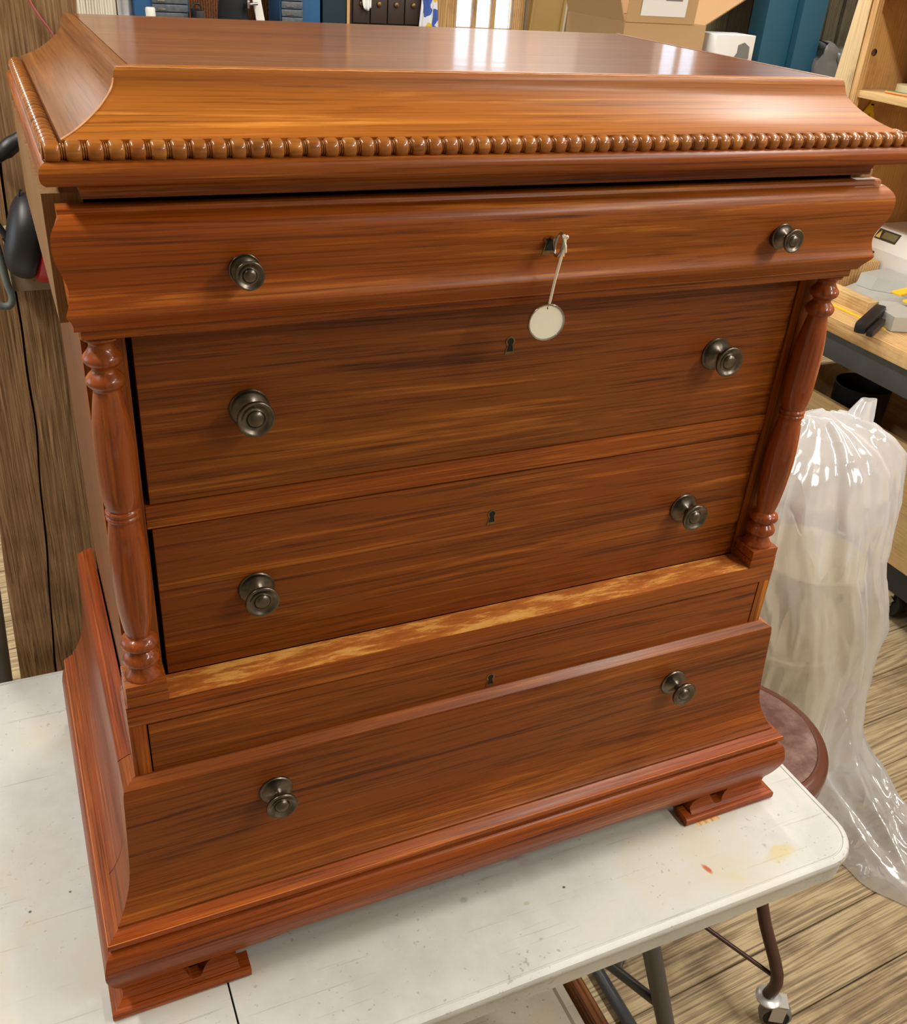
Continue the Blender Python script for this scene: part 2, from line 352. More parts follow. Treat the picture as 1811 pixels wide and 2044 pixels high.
DBROWN = plain('dark_brown_cabinet', lin(52, 38, 30), .5, var=.15)
GREYC = plain('grey_casting', lin(178, 178, 172), .45, var=.08, vscale=30, bump=.08)
YELLOW = plain('yellow_plastic', lin(236, 196, 40), .4)
YELLOWD = plain('yellow_square', lin(206, 168, 30), .45)
STEELB = plain('dark_steel_beam', lin(70, 72, 70), .6, var=.25, vscale=25)
WALLP = plain('wall_paint', lin(178, 170, 152), .8, var=.05)
CEILP = plain('ceiling_paint', lin(210, 204, 190), .85, var=.04)
TAGP = plain('tag_paper', lin(255, 250, 232), .7, var=.02)
STRING = plain('cotton_string', lin(244, 234, 210), .85)
BLACKH = plain('hole_shade_black', lin(8, 7, 6), .8)  # black paints the dark inside of the keyholes and tag hole
GREYL = plain('grey_print', lin(120, 120, 118), .7)

def seat_mat():
    mt, nt, N, L, B = newmat('worn_brown_seat')
    tc = N.new('ShaderNodeTexCoord'); n = N.new('ShaderNodeTexNoise'); n.inputs['Scale'].default_value = 16; n.inputs['Detail'].default_value = 8; n.inputs['Roughness'].default_value = .7; L.new(tc.outputs['Object'], n.inputs['Vector'])
    rp = ramp(N, [(.38, lin(92, 60, 52)), (.52, lin(118, 88, 78)), (.66, lin(146, 122, 112))]); L.new(n.outputs['Fac'], rp.inputs['Fac']); L.new(rp.outputs['Color'], B.inputs['Base Color'])
    B.inputs['Roughness'].default_value = .45; return mt
SEAT = seat_mat()
SEATR = plain('brown_rim', lin(96, 58, 46), .25, var=.1)

def film_mat():
    mt, nt, N, L, B = newmat('clear_film')
    out = N['Material Output']
    tc = N.new('ShaderNodeTexCoord'); n = N.new('ShaderNodeTexNoise'); n.inputs['Scale'].default_value = 14; n.inputs['Detail'].default_value = 5; n.inputs['Distortion'].default_value = 1.2; L.new(tc.outputs['Object'], n.inputs['Vector'])
    def crease(sc, k):
        q = N.new('ShaderNodeTexNoise'); q.inputs['Scale'].default_value = sc; q.inputs['Detail'].default_value = 1.5; q.inputs['Distortion'].default_value = .6
        mp = N.new('ShaderNodeMapping'); mp.inputs['Scale'].default_value = (1, 1, .45); L.new(tc.outputs['Object'], mp.inputs['Vector']); L.new(mp.outputs[0], q.inputs['Vector'])
        su = N.new('ShaderNodeMath'); su.operation = 'SUBTRACT'; su.inputs[1].default_value = .5; L.new(q.outputs['Fac'], su.inputs[0])
        ab = N.new('ShaderNodeMath'); ab.operation = 'ABSOLUTE'; L.new(su.outputs[0], ab.inputs[0])
        mu = N.new('ShaderNodeMath'); mu.operation = 'MULTIPLY'; mu.inputs[1].default_value = -k; L.new(ab.outputs[0], mu.inputs[0]); return mu
    c1, c2 = crease(4.5, 1.0), crease(11, .3)
    sm = N.new('ShaderNodeMath'); L.new(c1.outputs[0], sm.inputs[0]); L.new(c2.outputs[0], sm.inputs[1])
    bp = N.new('ShaderNodeBump'); bp.inputs['Strength'].default_value = 1.0; bp.inputs['Distance'].default_value = .045; L.new(sm.outputs[0], bp.inputs['Height'])
    gl = N.new('ShaderNodeBsdfGlossy'); gl.inputs['Roughness'].default_value = .10; gl.inputs['Color'].default_value = (1, 1, 1, 1); L.new(bp.outputs['Normal'], gl.inputs['Normal'])
    df = N.new('ShaderNodeBsdfDiffuse'); df.inputs['Color'].default_value = (.86, .86, .88, 1); L.new(bp.outputs['Normal'], df.inputs['Normal'])
    tl = N.new('ShaderNodeBsdfTranslucent'); tl.inputs['Color'].default_value = (.86, .86, .88, 1)
    tr = N.new('ShaderNodeBsdfTransparent'); tr.inputs['Color'].default_value = (.97, .97, .97, 1)
    m1 = N.new('ShaderNodeMixShader'); m1.inputs['Fac'].default_value = .45; L.new(df.outputs[0], m1.inputs[1]); L.new(tl.outputs[0], m1.inputs[2])
    m2 = N.new('ShaderNodeMixShader'); m2.inputs['Fac'].default_value = .36; L.new(m1.outputs[0], m2.inputs[1]); L.new(tr.outputs[0], m2.inputs[2])
    m3 = N.new('ShaderNodeMixShader'); m3.inputs['Fac'].default_value = .20; L.new(m2.outputs[0], m3.inputs[1]); L.new(gl.outputs[0], m3.inputs[2])
    L.new(m3.outputs[0], out.inputs['Surface']); return mt
FILM = film_mat()

def glass_mat():
    mt, nt, N, L, B = newmat('window_glass'); out = N['Material Output']
    gl = N.new('ShaderNodeBsdfGlossy'); gl.inputs['Roughness'].default_value = .03; tr = N.new('ShaderNodeBsdfTransparent'); tr.inputs['Color'].default_value = (.95, .97, .98, 1)
    fr = N.new('ShaderNodeFresnel'); m = N.new('ShaderNodeMixShader'); L.new(fr.outputs[0], m.inputs['Fac']); L.new(tr.outputs[0], m.inputs[1]); L.new(gl.outputs[0], m.inputs[2]); L.new(m.outputs[0], out.inputs['Surface']); return mt
GLASS = glass_mat()

def tube_mat():
    mt, nt, N, L, B = newmat('lit_tube'); B.inputs['Emission Color'].default_value = (1, .95, .86, 1); B.inputs['Emission Strength'].default_value = 6; return mt
LIT = tube_mat()

def floral_mat():
    mt, nt, N, L, B = newmat('floral_cloth'); tc = N.new('ShaderNodeTexCoord'); v = N.new('ShaderNodeTexVoronoi'); v.inputs['Scale'].default_value = 26; L.new(tc.outputs['Object'], v.inputs['Vector'])
    sp = N.new('ShaderNodeSeparateColor'); L.new(v.outputs['Color'], sp.inputs['Color'])
    rp = ramp(N, [(0, lin(220, 222, 226)), (.40, lin(216, 218, 224)), (.45, lin(70, 96, 170)), (.66, lin(70, 96, 170)), (.70, lin(216, 180, 60)), (1, lin(206, 170, 60))]); rp.color_ramp.interpolation = 'CONSTANT'
    L.new(sp.outputs['Red'], rp.inputs['Fac']); L.new(rp.outputs['Color'], B.inputs['Base Color']); B.inputs['Roughness'].default_value = .9; return mt
FLORAL = floral_mat()

# ------------------------------------------------------------------ the room
RX0, RX1, RY0, RY1, RZ = -2.4, 4.4, -3.2, 4.0, 2.9
floor = struct(box('floor', RX0, RX1, RY0, RY1, -.06, -.024, plain('subfloor', lin(30, 24, 18), .9)))
ang = math.atan(.065)
pv, pf = boxgeo(0, 7.0, 0, .1375, -.024, 0)
pm = bpy.data.meshes.new('plank'); pm.from_pydata(pv, [], pf)
bm = bmesh.new(); bm.from_mesh(pm); bmesh.ops.recalc_face_normals(bm, faces=bm.faces); bmesh.ops.bevel(bm, geom=[e for e in bm.edges if abs(e.verts[0].co.x-e.verts[1].co.x) > 1 and e.verts[0].co.z > -.01], offset=.0025, segments=1, affect='EDGES'); bm.to_mesh(pm); bm.free()
pm.materials.append(FLOOR)
for k in range(-18, 27):
    y0 = -.152 + .141*k + .065*(RX0+.02) + .0018
    if y0 < RY0+.02 or y0 + .5 > RY1: continue
    p = bpy.data.objects.new('plank', pm); C.objects.link(p); p.parent = floor
    p.location = (RX0+.02, y0, random.uniform(-.0012, .0)); p.rotation_euler = (0, 0, ang); p.scale = ((RX1-RX0-.06)/7.0, 1, 1)

struct(box('ceiling', RX0, RX1, RY0, RY1, RZ, RZ+.06, CEILP))
struct(box('wall_front', RX0, RX1, RY0-.1, RY0, 0, RZ, WALLP))
struct(box('wall_right', RX1, RX1+.1, RY0-.1, RY1+.1, 0, RZ, WALLP))

def holed_wall(name, horiz, a0, a1, fixed0, fixed1, holes, mat):
    """one wall mesh made of slabs around rectangular openings (a0,a1 along, z0,z1)"""
    verts, faces = [], []
    def slab(s0, s1, z0, z1):
        if s1-s0 < 1e-4 or z1-z0 < 1e-4: return
        v, f = boxgeo(s0, s1, fixed0, fixed1, z0, z1) if horiz else boxgeo(fixed0, fixed1, s0, s1, z0, z1)
        b = len(verts); verts.extend(v); faces.extend([tuple(b+i for i in q) for q in f])
    cur = a0
    for (h0, h1, z0, z1) in sorted(holes):
        slab(cur, h0, 0, RZ); slab(h0, h1, 0, z0); slab(h0, h1, z1, RZ); cur = h1
    slab(cur, a1, 0, RZ)
    return struct(obj(name, verts, faces, mat))
# back wall: glazed door and a small high window, left wall: one wide window
wall_back = holed_wall('wall_back', True, RX0-.1, RX1, RY1, RY1+.1, [(1.66, 2.11, .02, 2.30), (2.95, 3.27, 1.95, 2.45)], WALLP)
holed_wall('wall_left', False, RY0, RY1, RX0-.1, RX0, [(.3, 2.1, 1.15, 2.35)], WALLP)
for i in range(9):
    x = 2.44+.152*i
    if 2.80 < x < 3.27: box('board', x, x+.147, RY1-.028-random.uniform(0, .006), RY1-.001, 0, 1.93, BOARD, wall_back)
    else: box('board', x, x+.147, RY1-.028-random.uniform(0, .006), RY1-.001, 0, RZ-.002, BOARD, wall_back)

def pane_window(name, frame_mat, horiz, a0, a1, z0, z1, f, cols, rows, rail=.05, munt=.018, thick=.05, handle=False, bottom=None):
    root = bpy.data.objects.new(name, None); C.objects.link(root); root['kind'] = 'structure'
    root.location = ((a0+a1)/2, f, z0) if horiz else (f, (a0+a1)/2, z0)
    def b(nm, s0, s1, q0, q1, t0, t1, mat, par=root):
        return box(nm, s0, s1, f+t0, f+t1, q0, q1, mat, par) if horiz else box(nm, f+t0, f+t1, s0, s1, q0, q1, mat, par)
    g0 = bottom if bottom else z0+rail
    b('stile', a0, a0+rail, z0, z1, 0, thick, frame_mat); b('stile', a1-rail, a1, z0, z1, 0, thick, frame_mat)
    b('top_rail', a0+rail, a1-rail, z1-rail, z1, 0, thick, frame_mat); b('bottom_rail', a0+rail, a1-rail, z0, g0, 0, thick, frame_mat)
    w = (a1-a0-2*rail); h = z1-rail-g0
    for i in range(1, cols): b('muntin', a0+rail+w*i/cols-munt/2, a0+rail+w*i/cols+munt/2, g0, z1-rail, .008, thick-.008, frame_mat)
    for j in range(1, rows): b('muntin', a0+rail, a1-rail, g0+h*j/rows-munt/2, g0+h*j/rows+munt/2, .010, thick-.010, frame_mat)
    for i in range(cols):
        for j in range(rows):
            b('pane', a0+rail+w*i/cols+.006, a0+rail+w*(i+1)/cols-.006, g0+h*j/rows+.006, g0+h*(j+1)/rows-.006, thick/2-.002, thick/2+.002, GLASS)
    return root
pane_window('door_1', PINEZ, True, 1.665, 2.105, .025, 2.295, RY1+.01, 3, 8, rail=.065, munt=.018, bottom=1.0)
pane_window('window_1', PINEZ, True, 2.955, 3.265, 1.955, 2.445, RY1+.02, 2, 2, rail=.03)
pane_window('window_2', WHITEP, False, .305, 2.095, 1.155, 2.345, RX0-.07, 4, 2, rail=.05, munt=.03)
struct(box('trim_1', 1.575, 1.655, RY1-.03, RY1-.002, 0, 2.38, PINEZ)); struct(box('trim_2', 2.115, 2.195, RY1-.03, RY1-.002, 0, 2.38, PINEZ))

# ceiling lamps: twin-tube fluorescent fixtures running front to back
lamp_spots = [(-1.25, .3), (-1.25, 2.6), (1.2, -1.75), (1.2, -.2), (1.2, 2.2), (3.1, -1.75), (3.1, .3), (3.1, 2.6)]  # far right front fixture is added to brighten the drawer fronts
for i, (x, y) in enumerate(lamp_spots):
    t = thing('ceiling_lamp', 'white twin tube fluorescent fixture under the ceiling', 'lamp', (x, y, RZ-.08), 'fluorescent fixtures in rows under the ceiling')
    prism('housing', [(-.12, RZ-.001), (-.10, RZ-.05), (.10, RZ-.05), (.12, RZ-.001)], lambda a, b: (x+a, y-.62, b), lambda a, b: (x+a, y+.62, b), WHITEP, t)
    for s in (-1, 1): tube('lamp_tube', [(x+s*.05, y-.58, RZ-.068), (x+s*.05, y+.58, RZ-.068)], .013, LIT, t)
    ld = bpy.data.lights.new('lamp_light', 'AREA'); ld.shape = 'RECTANGLE'; ld.size = .16; ld.size_y = 1.16; ld.energy = LAMP_POWER; ld.color = (1, .955, .89)
    lo = bpy.data.objects.new('lamp_light', ld); C.objects.link(lo); lo.parent = t; lo.location = (0, 0, -.006)

# ------------------------------------------------------------------ folding table
TZ = .74; TX0, TX1, TY0, TY1 = -1.27, .559, -.236, .569; SEAM = -.3555
tab = thing('folding_table', 'white plastic folding table with a centre seam under the wooden chest', 'table', (-.356, .17, 0))
def half_top(x0, x1, round_left):
    """slab outline with two rounded corners, rolled edge and a raised lip line"""
    r = .062; pts = []
    def arc(cx_, cy_, a0, a1):
        for i in range(9):
            a = a0+(a1-a0)*i/8; pts.append((cx_, cy_, math.cos(a), math.sin(a)))
    if round_left:
        arc(x0+r, TY0+r, -PI/2, -PI); pts.reverse(); pts2 = pts[:]; pts.clear()
        arc(x0+r, TY1-r, PI/2, PI); up = pts[:]; pts.clear()
        lst = up + pts2
        loop = [(p[0]+(r)*p[2], p[1]+(r)*p[3], p[2], p[3]) for p in lst]
        loop = [(x1, TY1, 0, 1)] + loop + [(x1, TY0, 0, -1)]
    else:
        arc(x1-r, TY0+r, -PI/2, 0); a = pts[:]; pts.clear(); arc(x1-r, TY1-r, 0, PI/2); b = pts[:]
        loop = [(x0, TY0, 0, -1)] + [(p[0]+r*p[2], p[1]+r*p[3], p[2], p[3]) for p in a+b] + [(x0, TY1, 0, 1)]
    rings = [(-.05, 0), (-.0135, 0), (-.0125, -.0012), (-.0112, -.0012), (-.0102, 0), (-.006, -.0006), (-.002, -.003), (0, -.0075), (.0, -.012), (-.003, -.018), (-.0045, -.026), (-.0045, -.044), (-.010, -.046)]
    v, f = [], []; n = len(loop)
    for (d, z) in rings:
        for (x, y, nx, ny) in loop: v.append((x+d*nx, y+d*ny, TZ+z))
    for i in range(len(rings)-1):
        for s in range(n-1): f.append((i*n+s, i*n+s+1, (i+1)*n+s+1, (i+1)*n+s))
        f.append((i*n+n-1, i*n, (i+1)*n, (i+1)*n+n-1))
    f.append(tuple(range(n))); f.append(tuple(range((len(rings)-1)*n, len(rings)*n)))
    return v, f
v, f = half_top(SEAM+.0012, TX1, False); obj('tabletop_half', v, f, TABLE, tab, angle=.6)
v, f = half_top(TX0, SEAM-.0012, True); obj('tabletop_half', v, f, TABLE, tab, angle=.6)
for sx in (1, -1):
    def mx(x): return x if sx > 0 else 2*SEAM-x
    for y in (-.18, .515):
        tube('leg', [(mx(.21), y, .695), (mx(.325), y, .34), (mx(.43), y, .008)], .0145, GREYM, tab, seg=14)
    tube('foot_bar', [(mx(.43), -.18, .016), (mx(.43), .515, .016)], .013, GREYM, tab, seg=12)
    tube('cross_bar', [(mx(.222), -.18, .66), (mx(.222), .515, .66)], .011, GREYM, tab, seg=12)
    for y0_, y1_ in ((-.18, .10), (.515, .235)):
        tube('brace', [(mx(-.02), y1_, .69), (mx(.30), y0_, .42)], .008, GREYM, tab, seg=10)
    tube('frame_rail', [(mx(-.33), -.21 if sx > 0 else .545, .70), (mx(.5), -.21 if sx > 0 else .545, .70)], .011, GREYM, tab)

# ------------------------------------------------------------------ chest of drawers
chest = thing('chest_of_drawers', 'reddish brown mahogany chest of drawers with beaded lid and turned columns', 'chest', (0, .17, TZ))
BACK = .431
def fr_prism(name, prof, off, mat, parent, angle=.45, x_end=None):
    """front run of a moulding, mitred at both ends: |x| = off + |y| (or square at x_end)"""
    fx = (lambda y: off-y) if x_end is None else (lambda y: x_end)
    return prism(name, prof, lambda y, z: (-fx(y), y, z), lambda y, z: (fx(y), y, z), mat, parent, angle)
def sd_prism(name, prof, off, s, y_end, mat, parent, angle=.45, y_start=None):
    return prism(name, prof, lambda y, z: (s*(off-y), y if y_start is None else y_start, z), lambda y, z: (s*(off-y), y_end, z), mat, parent, angle)

# --- lid
cove = smooth_pts([(-.0060, 1.7475), (-.0085, 1.7390), (-.0145, 1.7318), (-.0225, 1.7248), (-.0330, 1.7180), (-.0430, 1.7130), (-.0525, 1.7095)], 3)
cove_loop = [(.006, 1.7535), (-.0010, 1.7535), (-.0040, 1.7520), (-.0054, 1.7500)] + cove + [(-.0525, 1.7030), (.006, 1.7030)]
fr_prism('cove_moulding', cove_loop, .3605, WL, chest)
for s in (-1, 1): sd_prism('cove_moulding', cove_loop, .3605, s, BACK, WLy, chest)
box('top_panel', -.3535, .3535, .0071, BACK, 1.735, 1.7532, WT, chest)
box('lid_core', -.390, .390, -.0295, BACK-.004, 1.664, 1.7025, DARK, chest)
edge = smooth_pts([(-.0535, 1.6968), (-.0605, 1.6958), (-.0648, 1.6920), (-.0658, 1.6868), (-.0650, 1.6818), (-.0615, 1.6786)], 3)
under = smooth_pts([(-.0590, 1.6780), (-.0470, 1.6774), (-.0400, 1.6750), (-.0372, 1.6700), (-.0366, 1.6635)], 3)
edge_loop = [(-.0300, 1.7025), (-.0520, 1.7025), (-.0530, 1.6968)] + edge[1:] + under + [(-.0300, 1.6635)]
fr_prism('lid_edge', edge_loop, .3660, W['x'], chest)
for s in (-1, 1): sd_prism('lid_edge', edge_loop, .3660, s, BACK, W['y'], chest)
# bead-and-reel strips: every bead its own piece
BY, BZ, BX = -.0545, 1.7018, .4205
def bead_mesh(axis):
    prof = [(.0052, -.0072), (.0060, -.0068), (.0060, -.0063), (.0048, -.0059), (.0052, -.0057), (.0071, -.0052), (.0080, -.0036), (.0082, 0), (.0080, .0036), (.0071, .0052), (.0052, .0057), (.0048, .0059), (.0060, .0063), (.0060, .0068), (.0052, .0072)]
    v, f = lathegeo(prof, (0, 0, 0), axis, 16)
    me = bpy.data.meshes.new('bead'); me.from_pydata(v, [], f)
    b = bmesh.new(); b.from_mesh(me); bmesh.ops.recalc_face_normals(b, faces=b.faces)
    for q in b.faces: q.smooth = len(q.verts) == 4
    b.to_mesh(me); b.free(); me.materials.append(WBead); return me
bmx, bmy = bead_mesh('x'), bead_mesh('y')
co = origin(chest)
def bead(me, p, par):
    o = bpy.data.objects.new('bead', me); C.objects.link(o); o.parent = par; o.location = Vector(p)-co; return o
strip = tube('bead_moulding', [(-BX, BY, BZ), (BX, BY, BZ)], .0047, WBead, chest, seg=14)
for i in range(57): bead(bmx, (-BX+2*BX*i/56, BY, BZ), strip)
for s in (-1, 1):
    strip = tube('bead_moulding', [(s*BX, BY+.004, BZ), (s*BX, BACK, BZ)], .0047, WBead, chest, seg=14)
    for i in range(1, 32): bead(bmy, (s*BX, BY+.0151*i, BZ), strip)

# pale rubbed edges where the finish has worn off
RUB = plain('rubbed_edge', lin(206, 150, 100), .5, var=.35, vscale=60)
RUBD = plain('rubbed_red_edge', lin(196, 112, 56), .5, var=.35, vscale=60)
wobble = lambda x: .0004*mnoise.noise(Vector((x*40, 0, 0)))
tube('worn_edge', [(-.3640+.728*i/120, -.0030+wobble(i/9), 1.7525+wobble(i/7)) for i in range(121)], [max(.0002, .0007+.0005*mnoise.noise(Vector((i*.3, 5, 0)))) for i in range(121)], RUB, chest, seg=6)
mit = [(-(.3605-y), y, z+.0002) for (y, z) in cove[1:]]
tube('worn_edge', mit, [max(.0002, .0007+.0004*mnoise.noise(Vector((i*.6, 2, 0)))) for i in range(len(mit))], RUB, chest, seg=6)
tube('worn_edge', [(x, y, z) for x, y, z in [(.387+.0933, -.0933, .8646), (-.387-.0933, -.0933, .8646)]], .0006, RUBD, chest, seg=6)
tube('worn_edge', [(-.387-.0933, -.0933, .8646), (-.387-.0933, BACK-.001, .8646)], .0006, RUBD, chest, seg=6)
# --- upper case
for s in (-1, 1):
    box('cheek_board', min(s*.400, s*.4305), max(s*.400, s*.4305), -.014, BACK, 1.5588, 1.6632, WSide, chest)
box('drawer_shade_fill', -.398, .398, .02, BACK-.01, 1.5588, 1.6632, DARK, chest)
box('frieze_rail', -.417, .417, -.035, BACK-.002, 1.5492, 1.5586, W['x'], chest, bev=.0012)

KNOB = [(0.0001, -.007), (.0190, -.007), (.0195, 0), (.0197, .0014), (.0188, .0024), (.0172, .0019), (.0150, .0024), (.0120, .0036), (.0085, .0058), (.0062, .0078), (.0052, .0098)]
HEAD = [(.0050, .0096), (.0050, .0150), (.0056, .0170), (.0085, .0186), (.0130, .0205), (.0168, .0232), (.0180, .0258), (.0181, .0272), (.0173, .0284), (.0158, .0284), (.0135, .0268), (.0112, .0256), (.0096, .0256), (.0088, .0262), (.0082, .0276), (.0062, .0294), (.0034, .0303), (.0001, .0306)]
def knob(par, x, y, z, k=1.0):
    lathe('back_plate', [(r*k, h*k) for r, h in KNOB], (x, y, z), PEWTER, par, 'y', 36, -1)
    lathe('knob', [(r*k, h*k) for r, h in smooth_pts(HEAD, 2)], (x, y, z), PEWTER, par, 'y', 40, -1)
def key_outline(k):
    pts = []
    for i in range(15):
        a = math.radians(-52 + (284)*i/14); pts.append((.0042*k*math.cos(a), .0045 + .0042*k*math.sin(a)))
    pts += [(-.0044*k, -.0072*k), (.0044*k, -.0072*k)]
    return pts
def keyhole(par, x, y, z, k=1.0):
    o, i = key_outline(1.32*k), key_outline(.9*k)
    n = len(o); v, f = [], []
    for (pts, yy) in ((o, y+.0005), (o, y-.0007), (i, y-.0007), (i, y-.0001)):
        for (a, b) in pts: v.append((x+a, yy, z+b))
    for q in range(3):
        for s in range(n): f.append((q*n+s, q*n+(s+1) % n, (q+1)*n+(s+1) % n, (q+1)*n+s))
    obj('escutcheon', v, f, BRASSD, par)
    prism('keyhole', key_outline(.93*k), lambda a, b: (x+a, y+.0004, z+b), lambda a, b: (x+a, y-.00018, z+b), BLACKH, par)  # thin black plate on the face, painted as the hole's dark inside

d1 = smooth_pts([(-.0385, 1.6532), (-.0445, 1.6520), (-.0505, 1.6485), (-.0550, 1.6438), (-.0570, 1.6380), (-.0574, 1.6310), (-.0562, 1.6235), (-.0530, 1.6155), (-.0490, 1.6080), (-.0460, 1.6010), (-.0450, 1.5958), (-.0460, 1.5890), (-.0485, 1.5827), (-.0512, 1.5782)], 2)
d1_loop = [(-.0225, 1.6576), (-.0345, 1.6576), (-.0374, 1.6565), (-.0380, 1.6545)] + d1 + [(-.0515, 1.5768), (-.0500, 1.5738), (-.0470, 1.5706), (-.0400, 1.5650), (-.0350, 1.5602), (-.0345, 1.5590), (-.0225, 1.5590)]
# the ends of the cornice drawer follow the same serpentine as its face
d1_end = lambda y: .4305 + max(-.0125, -.0574-y if y > -.0574 else 0)*.68
d1_y = lambda y, z: y if (y > -.0385 and z > 1.60) or y > -.034 else -.0574+(y+.0574)*.78
dr1 = prism('drawer', d1_loop, lambda y, z: (-d1_end(y), d1_y(y, z), z), lambda y, z: (d1_end(y), d1_y(y, z), z), W1, chest, .35)
for s in (-1, 1): knob(dr1, s*.284, -.0545, 1.607, .68)
keyhole(dr1, .0030, -.0549, 1.6155, 1.25)

# --- body: sides, stiles, rails, drawers 2 and 3
for s in (-1, 1):
    box('side_stile', min(s*.398, s*.4155), max(s*.398, s*.4155), .0005, .036, 1.02, 1.5490, W['z'], chest, bev=.001)
    box('side_panel', min(s*.398, s*.4145), max(s*.398, s*.4145), .0375, BACK-.002, 1.02, 1.5490, wood('side_panel_wood', 'z', lin(96, 60, 38), lin(126, 84, 56), lin(146, 102, 70), rough=.42, coat=.3) if s < 0 else W['z'], chest)
    box('front_stile', min(s*.3795, s*.4160), max(s*.3795, s*.4160), -.0005, .012, 1.155, 1.5490, W['z'], chest)
box('carcass_shade_fill', -.397, .397, .03, BACK-.004, .90, 1.5485, DARK, chest)  # solid fill, its dark colour stands for the unlit interior
box('rail', -.3790, .3790, -.0002, .028, 1.3385, 1.3640, W['x'], chest, bev=.0008)
dr2 = box('drawer', -.3740, .3780, .0006, .026, 1.3652, 1.5480, WD, chest, bev=.0012)
dr3 = box('drawer', -.3745, .3780, .0004, .026, 1.1545, 1.3368, WD, chest, bev=.0012)
for s in (-1, 1):
    knob(dr2, s*.2755 + .002, .0006, 1.4555); knob(dr3, s*.277 + .002, .0004, 1.2450)
keyhole(dr2, .0027, .0006, 1.4920); keyhole(dr3, .0013, .0004, 1.2822)

# --- ledge with plinth blocks and turned columns
box('ledge_rail', -.4240, .4240, -.0386, .0, 1.1256, 1.1530, W['x'], chest, bev=.0008)
box('ledge_top', -.3815, .3815, -.0378, .0, 1.1528, 1.1538, WORN, chest)
COL = smooth_pts([(.0125, 1.5490), (.0165, 1.5482), (.0160, 1.5462), (.0125, 1.5445), (.0103, 1.5400), (.0125, 1.5350), (.0160, 1.5305), (.0166, 1.5272), (.0150, 1.5238), (.0112, 1.5205), (.0103, 1.5170), (.0130, 1.5140), (.0160, 1.5100), (.0166, 1.5066), (.0150, 1.5030), (.0126, 1.5006), (.0116, 1.4990), (.0118, 1.4965), (.0132, 1.4880),
   (.0152, 1.4760), (.0168, 1.4600), (.0176, 1.4420), (.0178, 1.4200), (.0174, 1.4020), (.0164, 1.3900), (.0148, 1.3820), (.0136, 1.3792), (.0146, 1.3782), (.0155, 1.3768), (.0155, 1.3750), (.0144, 1.3736), (.0144, 1.3728), (.0155, 1.3714), (.0155, 1.3694), (.0144, 1.3680), (.0136, 1.3672),
   (.0142, 1.3640), (.0158, 1.3520), (.0174, 1.3360), (.0184, 1.3180), (.0184, 1.3000), (.0174, 1.2780), (.0158, 1.2580), (.0138, 1.2420), (.0122, 1.2335), (.0118, 1.2305), (.0140, 1.2290), (.0172, 1.2262), (.0186, 1.2228), (.0186, 1.2206), (.0172, 1.2180), (.0148, 1.2160), (.0126, 1.2130), (.0160, 1.2095), (.0182, 1.2055), (.0188, 1.2020), (.0180, 1.1990), (.0150, 1.1966), (.0118, 1.1940), (.0138, 1.1900), (.0168, 1.1850), (.0186, 1.1820), (.0188, 1.1796)], 2)
for s in (-1, 1):
    cx_ = s*.4010
    lathe('turned_column', COL, (cx_, -.0195, 0), WC, chest, 'z', 40, angle=.9)
    box('plinth_block', cx_-.0208, cx_+.0208, -.0392, -.0006, 1.1662, 1.1796, W['x'], chest, bev=.0012)
    box('plinth_block', cx_-.0212, cx_+.0212, -.0394, -.0006, 1.1532, 1.1656, W['x'], chest, bev=.0010)
    box('lower_stile', min(s*.4060, s*.4240), max(s*.4060, s*.4240), -.0386, .03, 1.03, 1.1255, W['z'], chest, bev=.0006)
    box('lower_side', min(s*.398, s*.4225), max(s*.398, s*.4225), .0305, BACK-.002, .88, 1.02, W['y'], chest)
box('lower_shade_fill', -.4055, .4055, -.030, .029, .88, 1.125, DARK, chest)

# --- lowest drawer: inset strip and full-width ogee with mitred returns
OFF = .387
og = smooth_pts([(-.0520, 1.0475), (-.0530, 1.0380), (-.0538, 1.0200), (-.0548, .9980), (-.0562, .9680), (-.0576, .9430), (-.0598, .9230), (-.0636, .9070), (-.0690, .8935), (-.0748, .8825), (-.0788, .8772)], 2)
og_loop = [(-.0300, 1.0570), (-.0395, 1.0562), (-.0500, 1.0506), (-.0514, 1.0496)] + og + [(-.0802, .8758), (-.0802, .8732), (-.0780, .8726), (-.0300, .8726)]
dr4 = fr_prism('drawer', og_loop, OFF, WD, chest, angle=.35)
box('drawer_strip', -.4046, .4046, -.0383, -.012, 1.0, 1.1240, WD, dr4, bev=.0012)
for s in (-1, 1):
    sd_prism('corner_return', og_loop, OFF, s, -.004, W['y'], dr4, angle=.35)
    sd_prism('side_ogee', og_loop, OFF, s, BACK, WBy, chest, angle=.35, y_start=-.0030)
    knob(dr4, s*.2775 + .002, -.0547, .997)
keyhole(dr4, .0010, -.0383, 1.0690)

# --- base step, plinth with scalloped skirt, bracket feet
st_loop = [(-.0600, .8711), (-.0795, .8724), (-.0815, .8718), (-.0930, .8652), (-.0943, .8636), (-.0948, .8584), (-.0938, .8566), (-.0900, .8556), (-.0896, .8500), (-.0600, .8500)]
fr_prism('base_step', st_loop, OFF, WB, chest)
for s in (-1, 1): sd_prism('base_step', st_loop, OFF, s, BACK, WBy, chest)
PL = smooth_pts([(-.0905, .8499), (-.0950, .8490), (-.0985, .8425), (-.1004, .8340), (-.1020, .8250), (-.1018, .8160), (-.0998, .8070), (-.0968, .7975), (-.0936, .7890), (-.0908, .7830), (-.0885, .7785), (-.0880, .7770)], 3)
def pl_y(z):
    for (a, b) in zip(PL, PL[1:]):
        if b[1] <= z <= a[1]: return a[0]+(b[0]-a[0])*(a[1]-z)/max(a[1]-b[1], 1e-9)
    return PL[0][0] if z > PL[0][1] else PL[-1][0]
def sstep(a, b, t):
    t = max(0, min(1, (t-a)/(b-a))); return t*t*(3-2*t)
